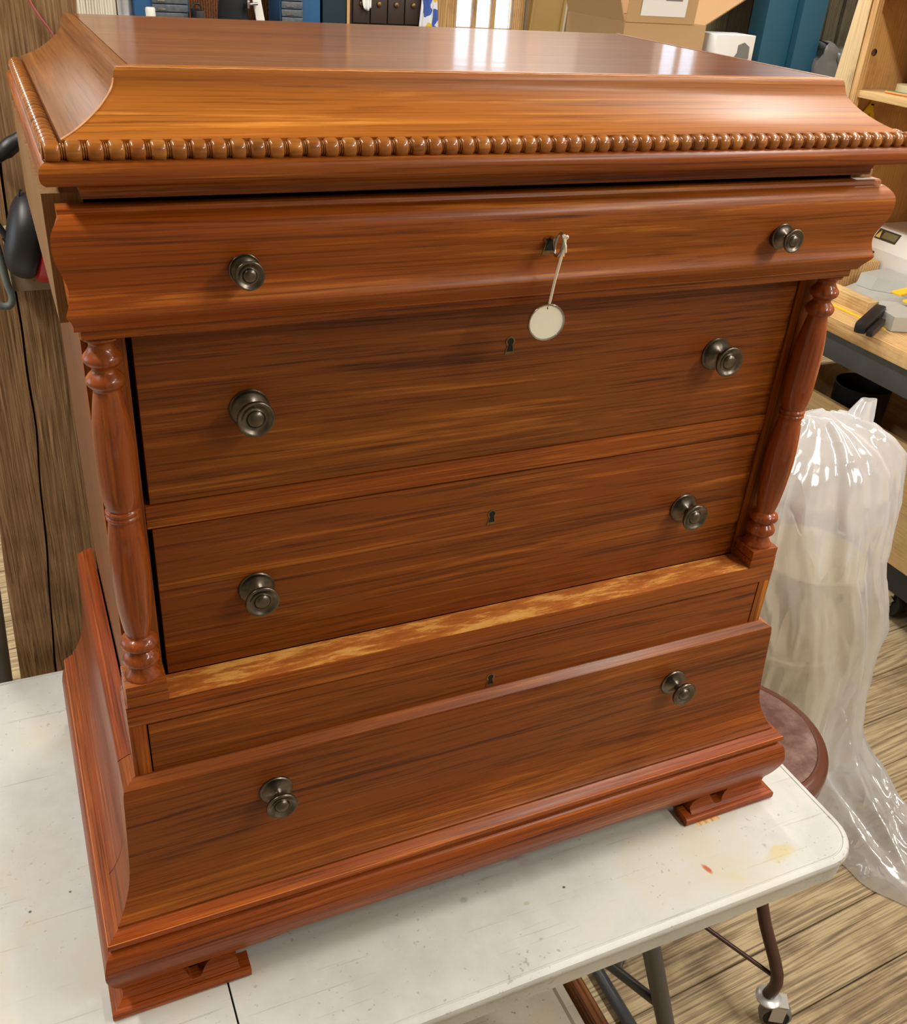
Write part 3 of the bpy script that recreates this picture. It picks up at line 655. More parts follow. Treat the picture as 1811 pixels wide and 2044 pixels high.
def skirt(name, s_vals, low, place, mat):
    """s along the run, bottom edge low(s); place(s, y, z) gives the point"""
    nz = 26; v, f = [], []
    for s in s_vals:
        zb = low(s); col = []
        for j in range(nz):
            z = .8498+(zb-.8498)*j/(nz-1); col.append((pl_y(z), z))
        col += [(col[-1][0]+.006, zb-.0005), (-.068, zb), (-.068, .8498)]
        for (y, z) in col: v.append(place(s, y, z))
    n = nz+3
    for i in range(len(s_vals)-1):
        for j in range(n): f.append((i*n+j, i*n+(j+1) % n, (i+1)*n+(j+1) % n, (i+1)*n+j))
    f += [tuple(range(n)), tuple(range((len(s_vals)-1)*n, len(s_vals)*n))]
    return obj(name, v, f, mat, chest, angle=.6)
lowf = lambda s: .7780 + .0125*sstep(.318, .268, abs(s)) if abs(s) < .335 else .7780
NS = 90
skirt('plinth', [i/NS for i in range(-NS, NS+1)], lambda t: lowf(t*.478), lambda t, y, z: (t*(OFF-y), y, z), WB)
for s in (-1, 1):
    ys = [i/60 for i in range(61)]
    skirt('plinth', ys, lambda t: (.7790 + .0095*sstep(.06, .13, -.1+t*.53)*sstep(.36, .28, -.1+t*.53)), lambda t, y, z: (s*(OFF-y), y*(1-t)+BACK*t, z), WBy)
FT = smooth_pts([(-.0890, .7810), (-.0872, .7740), (-.0866, .7680), (-.0872, .7625), (-.0896, .7580), (-.0935, .7552), (-.0955, .7542)], 3)
def ft_y(z):
    if z > FT[0][1]: return FT[0][0]
    for (a, b) in zip(FT, FT[1:]):
        if b[1] <= z <= a[1]: return a[0]+(b[0]-a[0])*(a[1]-z)/max(a[1]-b[1], 1e-9)
    return FT[-1][0]
def foot_top(d):
    """height of the board at distance d from the outer corner: solid, notch, then a scroll lobe"""
    if d < .080: return .781
    if d < .104: return .781 - .0245*sstep(.080, .094, d)
    if d < .128: return .7565 + .0205*sstep(.103, .119, d)
    if d < .1505: return .7545 + .0225*math.sqrt(max(0, 1-((d-.128)/.0226)**2))
    return .7542
def foot_board(ds, place, mat):
    nz = 12; v, f = [], []
    for d in ds:
        zt = foot_top(d); col = [(ft_y(zt+(.7535-zt)*j/(nz-1)), zt+(.7535-zt)*j/(nz-1)) for j in range(nz)]
        col += [(-.0985, .7536), (-.1015, .7522), (-.1022, .7500), (-.1022, .7425), (-.1010, TZ+.0004), (-.0755, TZ+.0004), (-.0755, zt)]
        for (y, z) in col: v.append(place(d, y, z))
    n = nz+7
    for i in range(len(ds)-1):
        for j in range(n): f.append((i*n+j, i*n+(j+1) % n, (i+1)*n+(j+1) % n, (i+1)*n+j))
    f += [tuple(range(n)), tuple(range((len(ds)-1)*n, len(ds)*n))]
    return v, f
ds = [.0, .03, .06, .074] + [.076+.0015*i for i in range(49)] + [.1492, .1500, .1506, .1560, .1630]
for s in (-1, 1):
    # mitred corner: |x| = OFF - y at d=0, straight further in
    v, f = foot_board(ds, lambda d, y, z: (s*((OFF-y)*(1-min(1, d/.03)) + (OFF+.102-d)*min(1, d/.03)), y, z), WB)
    obj('bracket_foot', v, f, WB, chest, angle=.5)
    v, f = foot_board(ds, lambda d, y, z: (s*(OFF-y), (y)*(1-min(1, d/.03)) + (-.102+d)*min(1, d/.03), z), WBy)
    obj('bracket_foot', v, f, WBy, chest, angle=.5)
    v, f = foot_board(ds, lambda d, y, z: (s*(OFF-y), BACK-d, z), WBy)
    obj('bracket_foot', v, f, WBy, chest, angle=.5)
box('base_floor', -.455, .455, -.066, BACK-.004, .80, .88, DARK, chest)
tag(box('wood_shim', .345, .385, -.1075, -.085, TZ, TZ+.0003, PINE), 'thin pale wooden shim slipped under the right front foot of the chest', 'shim')

# --- key in the top drawer lock, and its paper tag
key = thing('key', 'small steel key standing in the lock of the top drawer', 'key', (.004, -.056, 1.6185))
tube('shank', [(.0035, -.050, 1.6195), (.0045, -.0625, 1.6190)], .0022, STEEL, key, seg=10)
ring = []
for i in range(28):
    a = 2*PI*i/28; ring.append((.0048+.0028*math.sin(a)*.6 + .0005, -.0690+.0062*math.cos(a), 1.6165+.0105*math.sin(a)))
tube('bow', ring, .0013, STEEL, key, seg=8, closed=True)
tg = thing('key_tag', 'round cream paper tag with metal rim hanging on a string from the key', 'tag', (.004, -.0665, 1.541))
tube('string', smooth_pts([(.0075, -.0725, 1.6265), (.0066, -.0748, 1.6220), (.0058, -.0735, 1.6050), (.0052, -.0690, 1.5850), (.0045, -.0660, 1.5640), (.0040, -.0655, 1.5565)], 3), .0009, STRING, tg, seg=8)
tube('string', smooth_pts([(.0085, -.0735, 1.6255), (.0078, -.0752, 1.6200), (.0064, -.0740, 1.6040), (.0054, -.0700, 1.5840), (.0052, -.0664, 1.5640), (.0040, -.0660, 1.5570)], 3), .0009, STRING, tg, seg=8)
tube('knot', smooth_pts([(.0058, -.0735, 1.6240), (.0086, -.0760, 1.6262), (.0100, -.0738, 1.6232), (.0070, -.0720, 1.6225), (.0080, -.0760, 1.6180), (.0094, -.0752, 1.6110)], 4), .0011, STRING, tg, seg=8)
tube('string_end', smooth_pts([(.0080, -.0750, 1.6200), (.0074, -.0752, 1.6130), (.0078, -.0750, 1.6075)], 3), .0008, STRING, tg, seg=6)
# disc, tilted a little about the vertical
tc_ = Vector((.0040, -.0650, 1.5405)); TR = .0190
def tdisc(prof, mat, nm, caps=True):
    v, f = lathegeo(prof, (0, 0, 0), 'y', 48, -1, caps)
    Mr = Matrix.Rotation(math.radians(-8), 3, 'Z') @ Matrix.Rotation(math.radians(3), 3, 'X')
    return obj(nm, [Mr @ Vector(p)+tc_ for p in v], f, mat, tg, angle=.6)
tdisc([(.0001, -.0003), (TR-.001, -.0003), (TR-.001, .0003), (.0001, .0003)], TAGP, 'paper_disc')
tdisc([(TR-.0020, .0003), (TR-.0016, .0010), (TR-.0004, .0012), (TR, .0006), (TR, -.0006), (TR-.0004, -.0012), (TR-.0016, -.0010), (TR-.0020, -.0003)], STEEL, 'metal_rim', False)
v, f = lathegeo([(.0001, 0), (.0014, 0), (.0014, .0002), (.0001, .0002)], (tc_.x-.0003, tc_.y-.0008, tc_.z+.0148), 'y', 14, -1)
obj('punched_hole', v, f, BLACKH, tg)

# ------------------------------------------------------------------ timber post and what hangs on it
lean = .055
def px_(x, z): return x + lean*(z-.75)
PF = .62
post_v, post_f = [], []
zs = [i*.012 for i in range(int(RZ/.012)+1)] + [RZ-.001]
left = [-.556+.012*i for i in range(5)]; 
def crack(z): return -.4925 + .008*math.sin(z*7)*.5 + .0035*mnoise.noise(Vector((z*9, 3, 1)))
ncol = None
for z in zs:
    cw = .0018+.0012*mnoise.noise(Vector((z*4, 0, 7)))
    c = crack(z); L0, R0 = -.5555+.003*mnoise.noise(Vector((z*5, 0, 0))), -.3880+.003*mnoise.noise(Vector((z*5, 9, 0)))
    xs = [L0+(c-cw-L0)*i/22 for i in range(23)] + [c] + [c+cw+(R0-c-cw)*i/38 for i in range(39)]
    row = []
    for i, x in enumerate(xs):
        y = PF + .0022*mnoise.noise(Vector((x*260, 0, z*9))) + .004*mnoise.noise(Vector((x*14, 5, z*5)))
        if i == 23: y = PF+.022
        row.append((px_(x, z), y, z))
    row = [(px_(L0, z), PF+.19, z), (px_(L0-.001, z), PF+.012, z)] + row + [(px_(R0+.001, z), PF+.012, z), (px_(R0, z), PF+.19, z)]
    ncol = len(row); post_v += row
for i in range(len(zs)-1):
    for j in range(ncol): post_f.append((i*ncol+j, i*ncol+(j+1) % ncol, (i+1)*ncol+(j+1) % ncol, (i+1)*ncol+j))
post = obj('timber_post', post_v, post_f, POST, None, angle=.8)
tag(post, 'rough sawn brown timber post with a long crack behind the chest', 'post')
pipe = tube('steel_pipe', [(-.631, .655, 0), (-.471, .655, RZ-.002)], .021, plain('galvanised', lin(120, 126, 128), .4, metal=.4), None, seg=16)
tag(pipe, 'grey steel pipe running up beside the timber post', 'pipe')
def onpost(u, v_, y):
    d = F_ + R_*((u-905.5)/1921.5) - U_*((v_-1022)/1921.5); t = (y-CP.y)/d.y; return CP + d*t
wire = tube('red_wire', smooth_pts([onpost(45, -25, .612), onpost(62, 8, .612), onpost(82, 38, .611), onpost(104, 68, .612), onpost(118, 110, .612), onpost(122, 180, .612)], 4), .0016, REDW)
tag(wire, 'thin red wire running down the face of the timber post', 'wire')
eb = thing('junction_box', 'beige junction box screwed to the timber post', 'junction box', onpost(85, 545, .60))
p = onpost(86, 535, .60)
box('cover', p.x-.045, p.x+.045, .590, .613, p.z-.030, p.z+.060, BEIGE, eb, bev=.008)
q = onpost(69, 553, .589); lathe('screw', [(.0001, 0), (.0062, 0), (.0058, .0018), (.0001, .0022)], (q.x, .590, q.z), BRASSD, eb, 'y', 16, -1)
em = thing('ear_muff', 'black and red ear muff cup hanging on the timber post', 'ear muff', onpost(65, 465, .56))
p = onpost(45, 468, .555)
prof = [(.0001, 0), (.030, .001), (.046, .006), (.054, .014), (.057, .026), (.056, .036), (.050, .042), (.036, .044), (.0001, .044)]
v, f = lathegeo([(r, h-.02) for r, h in smooth_pts(prof, 2)], (0, 0, 0), 'x', 36, 1)
Mr = Matrix.Rotation(math.radians(16), 3, 'Y') @ Matrix.Diagonal((1, .85, 1))
obj('cup', [Mr @ Vector(a)+p for a in v], f, BLACK, em, angle=.8)
v, f = lathegeo([(.050, .022), (.0565, .024), (.0575, .030), (.0560, .044), (.050, .046)], (0, 0, 0), 'x', 36, 1, False)
obj('red_band', [Mr @ Vector(a)+p for a in v], f, RED, em, angle=.8)
tube('headband', smooth_pts([onpost(-30, 415, .56), onpost(5, 462, .555), onpost(22, 492, .55), onpost(28, 500, .55)], 3), [.004]*9+[.006], BLACK, em)
tube('wire_yoke', smooth_pts([onpost(5, 475, .548), onpost(24, 500, .545), onpost(36, 470, .545), onpost(38, 388, .548), onpost(42, 380, .552)], 4), .0014, BLACK, em, seg=6)
hk = tube('looped_cord', smooth_pts([onpost(-12, 470, .585), onpost(2, 520, .585), onpost(14, 565, .585), onpost(24, 592, .585), onpost(20, 609, .585), onpost(4, 611, .585), onpost(-15, 600, .585)], 5), .0050, CORDG)
tag(hk, 'grey cord looped against the timber post below the ear muff', 'cord')
cl = thing('clamp_handle', 'black plastic clamp handle hooked on the timber post', 'clamp', onpost(10, 300, .60))
tube('grip', smooth_pts([onpost(-25, 322, .598), onpost(5, 305, .596), onpost(25, 288, .598), onpost(52, 272, .600)], 4), [.009]*5+[.011]*4+[.010]*4, BLACK, cl, seg=12)

# ------------------------------------------------------------------ rolling stool, lower table, board
ZINC = plain('zinc_plate', lin(196, 196, 194), .35, metal=.5)
def caster(par, x, y, rot, rad=.032, body=ZINC):
    ca, sa = math.cos(rot), math.sin(rot)
    ox, oy = x+.024*ca, y+.024*sa
    def P(a, b, c): return (ox+ca*a-sa*b, oy+sa*a+ca*b, c)
    prof = [(rad*.55, -.011), (rad*.86, -.012), (rad, -.008), (rad, .008), (rad*.86, .012), (rad*.55, .011), (.004, .009), (.004, -.009), (rad*.55, -.011)]
    for nm, pr_, mt in (('wheel', prof[1:5], GREYR), ('hub', [(.0001, -.0125), (rad*.8, -.0125), (rad*.8, .0125), (.0001, .0125)], RUBBER)):
        v, f = lathegeo(pr_, (0, 0, 0), 'y', 28)
        obj(nm, [P(a, b, c+rad) for a, b, c in v], f, mt, par, angle=.6)
    v, f = [], []
    for s in (-1, 1):
        vv, ff = boxgeo(-.014, .014, s*.0145-.0015, s*.0145+.0015, rad*.8, rad*2+.010); b0 = len(v)
        v += vv; f += [tuple(b0+i for i in q) for q in ff]
    vv, ff = boxgeo(-.016, .016, -.016, .016, rad*2+.006, rad*2+.011); b0 = len(v); v += vv; f += [tuple(b0+i for i in q) for q in ff]
    obj('fork', [P(*a) for a in v], f, body, par)
    lathe('swivel_cup', [(.010, rad*2+.010), (.024, rad*2+.012), (.026, rad*2+.018), (.019, rad*2+.023), (.008, rad*2+.023)], (x, y, 0), body, par, 'z', 20)
SC = Vector((.672, .168)); SZ = .575; SR = .181
stl = thing('rolling_stool', 'round brown rolling stool with scuffed seat beside the table', 'stool', (SC.x, SC.y, 0))
lathe('seat', [(.0001, SZ-.006), (SR*.82, SZ-.005), (SR*.86, SZ-.001)], (SC.x, SC.y, 0), SEAT, stl, 'z', 64)
lathe('seat_rim', smooth_pts([(SR*.855, SZ-.004), (SR*.875, SZ), (SR*.94, SZ-.002), (SR*.985, SZ-.010), (SR, SZ-.024), (SR*.985, SZ-.040), (SR*.94, SZ-.048), (SR*.4, SZ-.050)], 3), (SC.x, SC.y, 0), SEATR, stl, 'z', 64, caps=False)
casters = [(.692, -.085), (.470, .115), (.640, .395), (.890, .205)]
for i, (x, y) in enumerate(casters):
    d = Vector((x, y))-SC; n = d.normalized()
    pts = [(SC.x+n.x*.09, SC.y+n.y*.09, SZ-.055), (SC.x+n.x*.13, SC.y+n.y*.13, .44), (SC.x+n.x*.175, SC.y+n.y*.175, .27), (SC.x+d.x*1.0, SC.y+d.y*1.0, .155), (x-n.x*.002, y-n.y*.002, .085)]
    tube('leg', smooth_pts(pts, 4), .0125, BROWNM, stl, seg=14)
    caster(stl, x, y, -.55+i*1.3)
for i in range(4):
    a, b = Vector(casters[i]), Vector(casters[(i+1) % 4])
    n1, n2 = (a-SC)*.97, (b-SC)*.88
    tube('brace_rod', [(SC.x+n1.x, SC.y+n1.y, .14), (SC.x+n2.x*.85, SC.y+n2.y*.85, .235)], .0045, BROWNM, stl, seg=8)

lt = thing('lower_tabletop', 'dirty white plastic tabletop lying flat below the folding table', 'tabletop', (-.2, .05, 0))
def slab_round(name, x0, x1, y0, y1, z0, z1, r, mat, par, lip):
    pts = []
    for (cx_, cy_, a0) in ((x1-r, y0+r, -PI/2), (x1-r, y1-r, 0), (x0+r, y1-r, PI/2), (x0+r, y0+r, PI)):
        for i in range(7):
            a = a0+PI/2*i/6; pts.append((cx_+r*math.cos(a), cy_+r*math.sin(a), math.cos(a), math.sin(a)))
    rings = [(-lip, z1-.004), (-lip*.8, z1), (-.004, z1), (0, z1-.006), (0, z0)]
    v, f = [], []; n = len(pts)
    for (d, z) in rings:
        for q in pts: v.append((q[0]+d*q[2], q[1]+d*q[3], z))
    for i in range(len(rings)-1):
        for s in range(n): f.append((i*n+s, i*n+(s+1) % n, (i+1)*n+(s+1) % n, (i+1)*n+s))
    f += [tuple(range(n)), tuple(range((len(rings)-1)*n, len(rings)*n))]
    return obj(name, v, f, mat, par, angle=.6)
slab_round('slab', -.62, .222, -.21, .20, .262, .305, .05, TABLE2, lt, .022)
for (x, y) in ((-.55, -.15), (-.55, .14), (.12, -.15), (.12, .14)): tube('leg', [(x, y, 0), (x, y, .262)], .013, GREYM, lt)
bb = box('brown_board', .2355, .2605, -.20, .03, 0, .300, BROWNB, None, bev=.003)
tag(bb, 'brown stained wooden board standing on edge beside the dirty tabletop', 'board')

# ------------------------------------------------------------------ clear plastic bag over a cream barrel
bar = thing('barrel', 'cream plastic barrel under the clear plastic sheet', 'barrel', (1.075, .46, 0))
lathe('body', smooth_pts([(.118, .004), (.124, .03), (.130, .20), (.134, .40), (.130, .60), (.126, .72)], 3), (1.075, .46, 0), CREAM, bar, 'z', 40)
for z in (.25, .5): lathe('hoop', [(.131, z-.012), (.138, z-.006), (.138, z+.006), (.131, z+.012)], (1.075, .46, 0), CREAM, bar, 'z', 40, caps=False)
bag = thing('plastic_sheet', 'clear crumpled plastic sheet draped over a barrel and trailing on the floor', 'plastic sheet', (1.10, .45, 0))
def ridge(x, y, z): return 1-abs(mnoise.noise(Vector((x, y, z))))*2
rows = [  # z, centre x, centre y, half width, half depth
 (1.075, .985, .45, .055, .03), (1.055, 1.00, .45, .10, .06), (1.03, 1.005, .45, .15, .10), (.99, 1.010, .45, .190, .13), (.95, 1.000, .45, .198, .150), (.90, 1.00, .45, .198, .165), (.84, 1.00, .455, .190, .175), (.78, 1.010, .46, .180, .180),
 (.72, 1.035, .465, .185, .185), (.66, 1.06, .465, .195, .19), (.60, 1.08, .465, .210, .19), (.565, 1.09, .465, .214, .19), (.52, 1.095, .465, .202, .19), (.44, 1.10, .465, .202, .19), (.34, 1.105, .465, .212, .19), (.24, 1.12, .465, .236, .192), (.14, 1.125, .46, .245, .195), (.06, 1.13, .455, .262, .205), (.012, 1.135, .45, .285, .225)]
def interp(z):
    for a, b in zip(rows, rows[1:]):
        if b[0] <= z <= a[0]:
            t = (a[0]-z)/(a[0]-b[0]); return [a[i]+(b[i]-a[i])*t for i in range(5)]
    return rows[-1]
v, f = [], []; NT = 220; NZ = 130
for i in range(NZ):
    t = i/(NZ-1); z = 1.075+(.012-1.075)*t
    _, cx_, cy_, a_, b_ = interp(z)
    for j in range(NT):
        th = 2*PI*j/NT; ct, st_ = math.cos(th), math.sin(th)
        w = .05*ridge(ct*1.6, st_*1.6+z*.6, z*1.3) + .075*ridge(ct*3.2+z*.8, st_*3.2, z*1.8+5) + .02*ridge(ct*7+z*2, st_*7+z*2, z*4.5)
        k = 1 + (w-.085)*min(1, 3*t+.25)*1.5
        v.append((cx_+a_*k*ct, cy_+b_*k*st_, max(.004, z + .02*mnoise.noise(Vector((ct*3, st_*3, 2)))*(1-t))))
for i in range(NZ-1):
    for j in range(NT): f.append((i*NT+j, i*NT+(j+1) % NT, (i+1)*NT+(j+1) % NT, (i+1)*NT+j))
f.append(tuple(range(NT)))
obj('draped_sheet', v, f, FILM, bag, smooth=True)
# gathered peak of film standing above the fold
v, f = [], []
for i in range(14):
    t = i/13
    for j in range(18):
        th = 2*PI*j/18; r = (.035*(1-t)+.016)*(1+.3*math.sin(3*th+t*2))
        v.append((1.065+.02*t+r*math.cos(th), .44+r*.6*math.sin(th), 1.02+.085*t))
for i in range(13):
    for j in range(18): f.append((i*18+j, i*18+(j+1) % 18, (i+1)*18+(j+1) % 18, (i+1)*18+j))
obj('gathered_peak', v, f, FILM, bag, smooth=True)
# train on the floor
v, f = [], []; NU, NV = 70, 90
for i in range(NV):
    t = i/(NV-1)
    for j in range(NU):
        u = j/(NU-1)
        xl, xr = 1.02+.12*sstep(0, .5, t)+.14*sstep(.55, 1, t), 1.385+.02*t+.10*sstep(.5, 1, t)
        x = xl+(xr-xl)*u; y = .36-.42*t + .10*(u-.5)*sstep(.4, 1, t)*1.4
        e = math.sin(PI*u)**.6
        z = .004 + e*(.20*(1-t)**2.2 + .035) * (1+.5*(ridge(u*3.2, t*1.6, 3)-.5)) + e*.022*ridge(u*7+t*2, t*3, 8)
        v.append((x+.01*mnoise.noise(Vector((t*6, u*6, 1))), y, max(.003, z)))
for i in range(NV-1):
    for j in range(NU-1): f.append((i*NU+j, i*NU+j+1, (i+1)*NU+j+1, (i+1)*NU+j))
obj('sheet_train', v, f, FILM, bag, smooth=True)

# ------------------------------------------------------------------ workbench on the right with hutch, saw and cart
BT = .945
ben = thing('workbench', 'workbench of pine planks on a dark steel frame', 'workbench', (2.2, .9, 0))
for i, (a, b) in enumerate(((1.775, 1.915), (1.918, 2.065), (2.068, 2.30), (2.303, 2.54))): box('top_plank', a, b, -.3, 1.785, BT-.045, BT, PINE, ben, bev=.002)
box('steel_beam', 1.782, 1.832, -.28, 1.77, BT-.125, BT-.0455, STEELB, ben, bev=.003)
box('steel_beam', 2.48, 2.53, -.28, 1.77, BT-.125, BT-.0455, STEELB, ben, bev=.003)
for y in (-.26, 1.70):
    for x in (1.79, 2.48): box('leg', x, x+.05, y, y+.06, 0, BT-.126, STEELB, ben)
box('back_panel', 2.545, 2.56, -.3, 1.785, 0, BT, DBROWN, ben)
box('low_shelf', 2.36, 2.53, -.2, 1.69, .10, .12, DBROWN, ben)

hut = thing('shelf_hutch', 'plywood shelf hutch with amber back standing on the workbench', 'shelf unit', (2.2, 1.0, BT))
prism('side_panel', [(1.600, BT+.001), (1.745, BT+.001), (1.645, 2.05), (1.622, 2.05)], lambda y, z: (2.0, y, z), lambda y, z: (2.02, y, z), PINEL, hut)
box('side_panel', 2.02, 2.42, 1.600, 1.622, BT+.001, 2.05, PLYO, hut)
box('face_strip', 1.990, 2.012, 1.577, 1.600, BT+.001, 2.05, PINEZ, hut, bev=.002)
box('back_panel', 2.42, 2.435, -.2, 1.64, BT+.001, 2.05, PLYO, hut)
box('shelf', 2.0, 2.42, -.2, 1.598, 1.512, 1.532, PLY, hut, bev=.0015)
box('shelf', 2.0, 2.42, -.2, 1.598, 1.790, 1.808, PLYO, hut, bev=.0015)
lathe('screw_cover', [(.0001, 0), (.011, 0), (.010, .002), (.0001, .003)], (2.045, 1.5995, 1.635), STEEL, hut, 'y', 16, -1)
sh = thing('tape_roll', 'cream roll of masking tape lying on the plywood shelf', 'tape', (2.13, 1.50, 1.532))
lathe('roll', [(.032, 1.5325), (.046, 1.5325), (.046, 1.557), (.032, 1.557)], (2.130, 1.495, 0), CREAM, sh, 'z', 32, caps=False)
for (nm, col, lab, x, y) in (('pencil', plain('green_pencil', lin(70, 120, 70), .5), 'green pencil lying on the plywood shelf', 2.070, 1.530), ('pencil', plain('orange_pencil', lin(216, 130, 50), .5), 'orange pencil lying on the plywood shelf', 2.045, 1.515)):
    o = tube(nm, [(x, y, 1.5362), (x+.012, y-.15, 1.5362)], .0038, col, None, seg=6); tag(o, lab, 'pencil')
def leaning(nm, pts, th, mat, lab):
    o = prism(nm, pts, lambda y, z: (2.19, y, z), lambda y, z: (2.19+th, y, z), mat); return tag(o, lab, 'folder')
leaning('brown_folder', [(1.592, 1.534), (1.588, 1.534), (1.40, 1.74), (1.405, 1.744)], .20, plain('brown_folder', lin(74, 54, 40), .6), 'dark brown folder leaning on the shelf behind the tape roll')
leaning('grey_folder', [(1.560, 1.534), (1.552, 1.534), (1.36, 1.72), (1.366, 1.725)], .19, plain('grey_folder', lin(150, 144, 134), .6), 'grey folder leaning in front of the brown folder on the shelf')
# yellow speed square hanging under the shelf
sq = thing('speed_square', 'yellow triangular speed square hanging under the plywood shelf', 'square', (2.08, 1.596, 1.40))
o_, i_ = [(2.015, 1.405), (2.150, 1.375), (2.085, 1.500)], [(2.048, 1.418), (2.122, 1.402), (2.087, 1.465)]
vv = [(x, 1.5935, z) for x, z in o_+i_] + [(x, 1.5975, z) for x, z in o_+i_]
ff = []
for i in range(3):
    j = (i+1) % 3; ff += [(i, j, 3+j, 3+i), (6+i, 9+i, 9+j, 6+j), (i, 6+i, 6+j, j), (3+i, 3+j, 9+j, 9+i)]
obj('triangle', vv, ff, YELLOWD, sq); tube('peg', [(2.086, 1.585, 1.488), (2.086, 1.599, 1.488)], .003, BLACK, sq, seg=8)

saw = thing('mitre_saw', 'grey and yellow mitre saw base with black locking handle on the workbench', 'saw', (2.15, 1.25, BT))
prism('base_casting', [(1.985, 1.41), (2.085, 1.45), (2.19, 1.45), (2.19, 1.00), (2.085, 1.00), (1.985, 1.10)], lambda a, b: (a, b, BT+.001), lambda a, b: (a, b, BT+.020), GREYC, saw)
prism('fence_block', [(2.050, 1.425), (2.18, 1.445), (2.18, 1.10), (2.160, 1.12), (2.110, 1.310), (2.058, 1.365)], lambda a, b: (a, b, BT+.021), lambda a, b: (a+.012, b, BT+.060), GREYC, saw)
lathe('turntable', [(.0001, BT+.021), (.095, BT+.021), (.10, BT+.026), (.10, BT+.040), (.095, BT+.044), (.0001, BT+.044)], (2.08, 1.10, 0), GREYC, saw, 'z', 40)
prism('arm', [(1.880, 1.165), (1.935, 1.215), (1.984, 1.19), (1.984, 1.03), (1.86, 1.08)], lambda a, b: (a, b, BT+.002), lambda a, b: (a, b, BT+.045), GREYC, saw)
rbox('grip', (1.800, 1.112, BT+.034), (.190, .034, .034), (0, -.06, .50), BLACK, saw, bev=.009)
rbox('release_lever', (1.790, 1.075, BT+.022), (.120, .020, .022), (0, -.06, .50), BLACK, saw, bev=.006)
rbox('yellow_plate', (2.08, 1.225, BT+.066), (.20, .036, .008), (0, 0, .22), YELLOW, saw, bev=.003)
rbox('yellow_plate', (2.06, 1.165, BT+.058), (.18, .034, .008), (0, 0, .22), YELLOW, saw, bev=.003)
fn = tag(box('pine_fence', 1.895, 1.940, 1.215, 1.59, BT+.0005, BT+.040, PLY, None, bev=.002), 'straight pine fence strip fixed along the front of the workbench', 'fence strip')
tp = tag(box('measuring_tape_strip', 1.855, 1.872, 1.10, 1.78, BT+.0004, BT+.0012, YELLOW), 'yellow adhesive measuring strip along the front of the workbench', 'measuring strip')
pb = tag(box('pine_block', 2.02, 2.19, 1.475, 1.598, BT+.0008, BT+.075, PINE, None, bev=.002), 'tall pine block standing behind the grey saw base', 'block')
pl = thing('planer', 'white bench planer with a warning label beside the saw', 'planer', (2.35, 1.5, BT))
prism('housing', [(2.195, BT+.002), (2.415, BT+.002), (2.415, BT+.165), (2.24, BT+.165), (2.20, BT+.105)], lambda x, z: (x, .95, z), lambda x, z: (x, 1.597, z), WHITEP, pl)
def plab(y0, y1, a0, a1, mat, nm, k):   # on the sloping front face between (2.27,.15) and (2.31,.20)
    def S(a): return (2.20+.04*a-.0006*k, BT+.105+.06*a+.0005*k)
    p0, p1 = S(a0), S(a1)
    return obj(nm, [(p0[0], y0, p0[1]), (p0[0], y1, p0[1]), (p1[0], y1, p1[1]), (p1[0], y0, p1[1])], [(0, 1, 2, 3)], mat, pl)
plab(1.462, 1.556, .42, .92, plain('label_black', lin(52, 48, 34), .5), 'warning_label', 1)
plab(1.468, 1.528, .52, .84, plain('label_olive', lin(112, 104, 62), .5), 'label_text_block', 2)
y0_, y1_ = 1.532, 1.553
def S2(a): return (2.20+.04*a-.0018, BT+.105+.06*a+.0015)
t0, t1 = S2(.48), S2(.86)
obj('warning_triangle', [(t0[0], y0_, t0[1]), (t0[0], y1_, t0[1]), (t1[0], (y0_+y1_)/2, t1[1])], [(0, 1, 2)], plain('warning_yellow', lin(222, 190, 100), .5), pl)
box('slot', 2.193, 2.199, 1.52, 1.548, BT+.088, BT+.094, BLACK, pl)

cart = thing('tool_cart', 'birch plywood cart on black casters under the workbench', 'cart', (2.2, .95, 0))
box('side_panel', 1.985, 2.003, .35, 1.62, .205, .598, PLY, cart, bev=.002)
box('side_panel', 2.33, 2.348, .35, 1.62, .205, .598, PLY, cart, bev=.002)
for y in (.35, 1.602): box('end_panel', 2.0035, 2.3295, y, y+.018, .205, .598, PLY, cart)
box('bottom_panel', 2.0035, 2.3295, .3685, 1.6015, .205, .222, PLY, cart)
box('base_frame', 1.99, 2.34, .36, 1.61, .118, .204, plain('charcoal_base', lin(42, 44, 44), .6), cart)
def cart_caster(x, y):
    lathe('wheel', [(.030, -.016), (.048, -.016), (.052, -.010), (.052, .010), (.048, .016), (.030, .016)], (x, y, .0525), RUBBER, cart, 'x', 32)
    lathe('hub', [(.0001, -.015), (.033, -.015), (.033, .015), (.0001, .015)], (x, y, .0525), GREYR, cart, 'x', 24)
    box('caster_fork', x-.022, x-.018, y-.018, y+.018, .045, .117, CREAM, cart); box('caster_fork', x+.018, x+.022, y-.018, y+.018, .045, .117, CREAM, cart)
    rbox('brake_lever', (x-.028, y-.005, .050), (.006, .020, .075), (.5, 0, 0), STEEL, cart, bev=.002)
for y in (.42, .905, 1.54):
    for x in (2.045, 2.29): cart_caster(x, y)
bkt = thing('bucket', 'dark bucket standing inside the plywood cart', 'bucket', (2.15, 1.35, .222))
lathe('body', [(.0001, .223), (.075, .223), (.092, .63), (.098, .63), (.095, .622), (.078, .235)], (2.15, 1.36, 0), BLACK, bkt, 'z', 32)

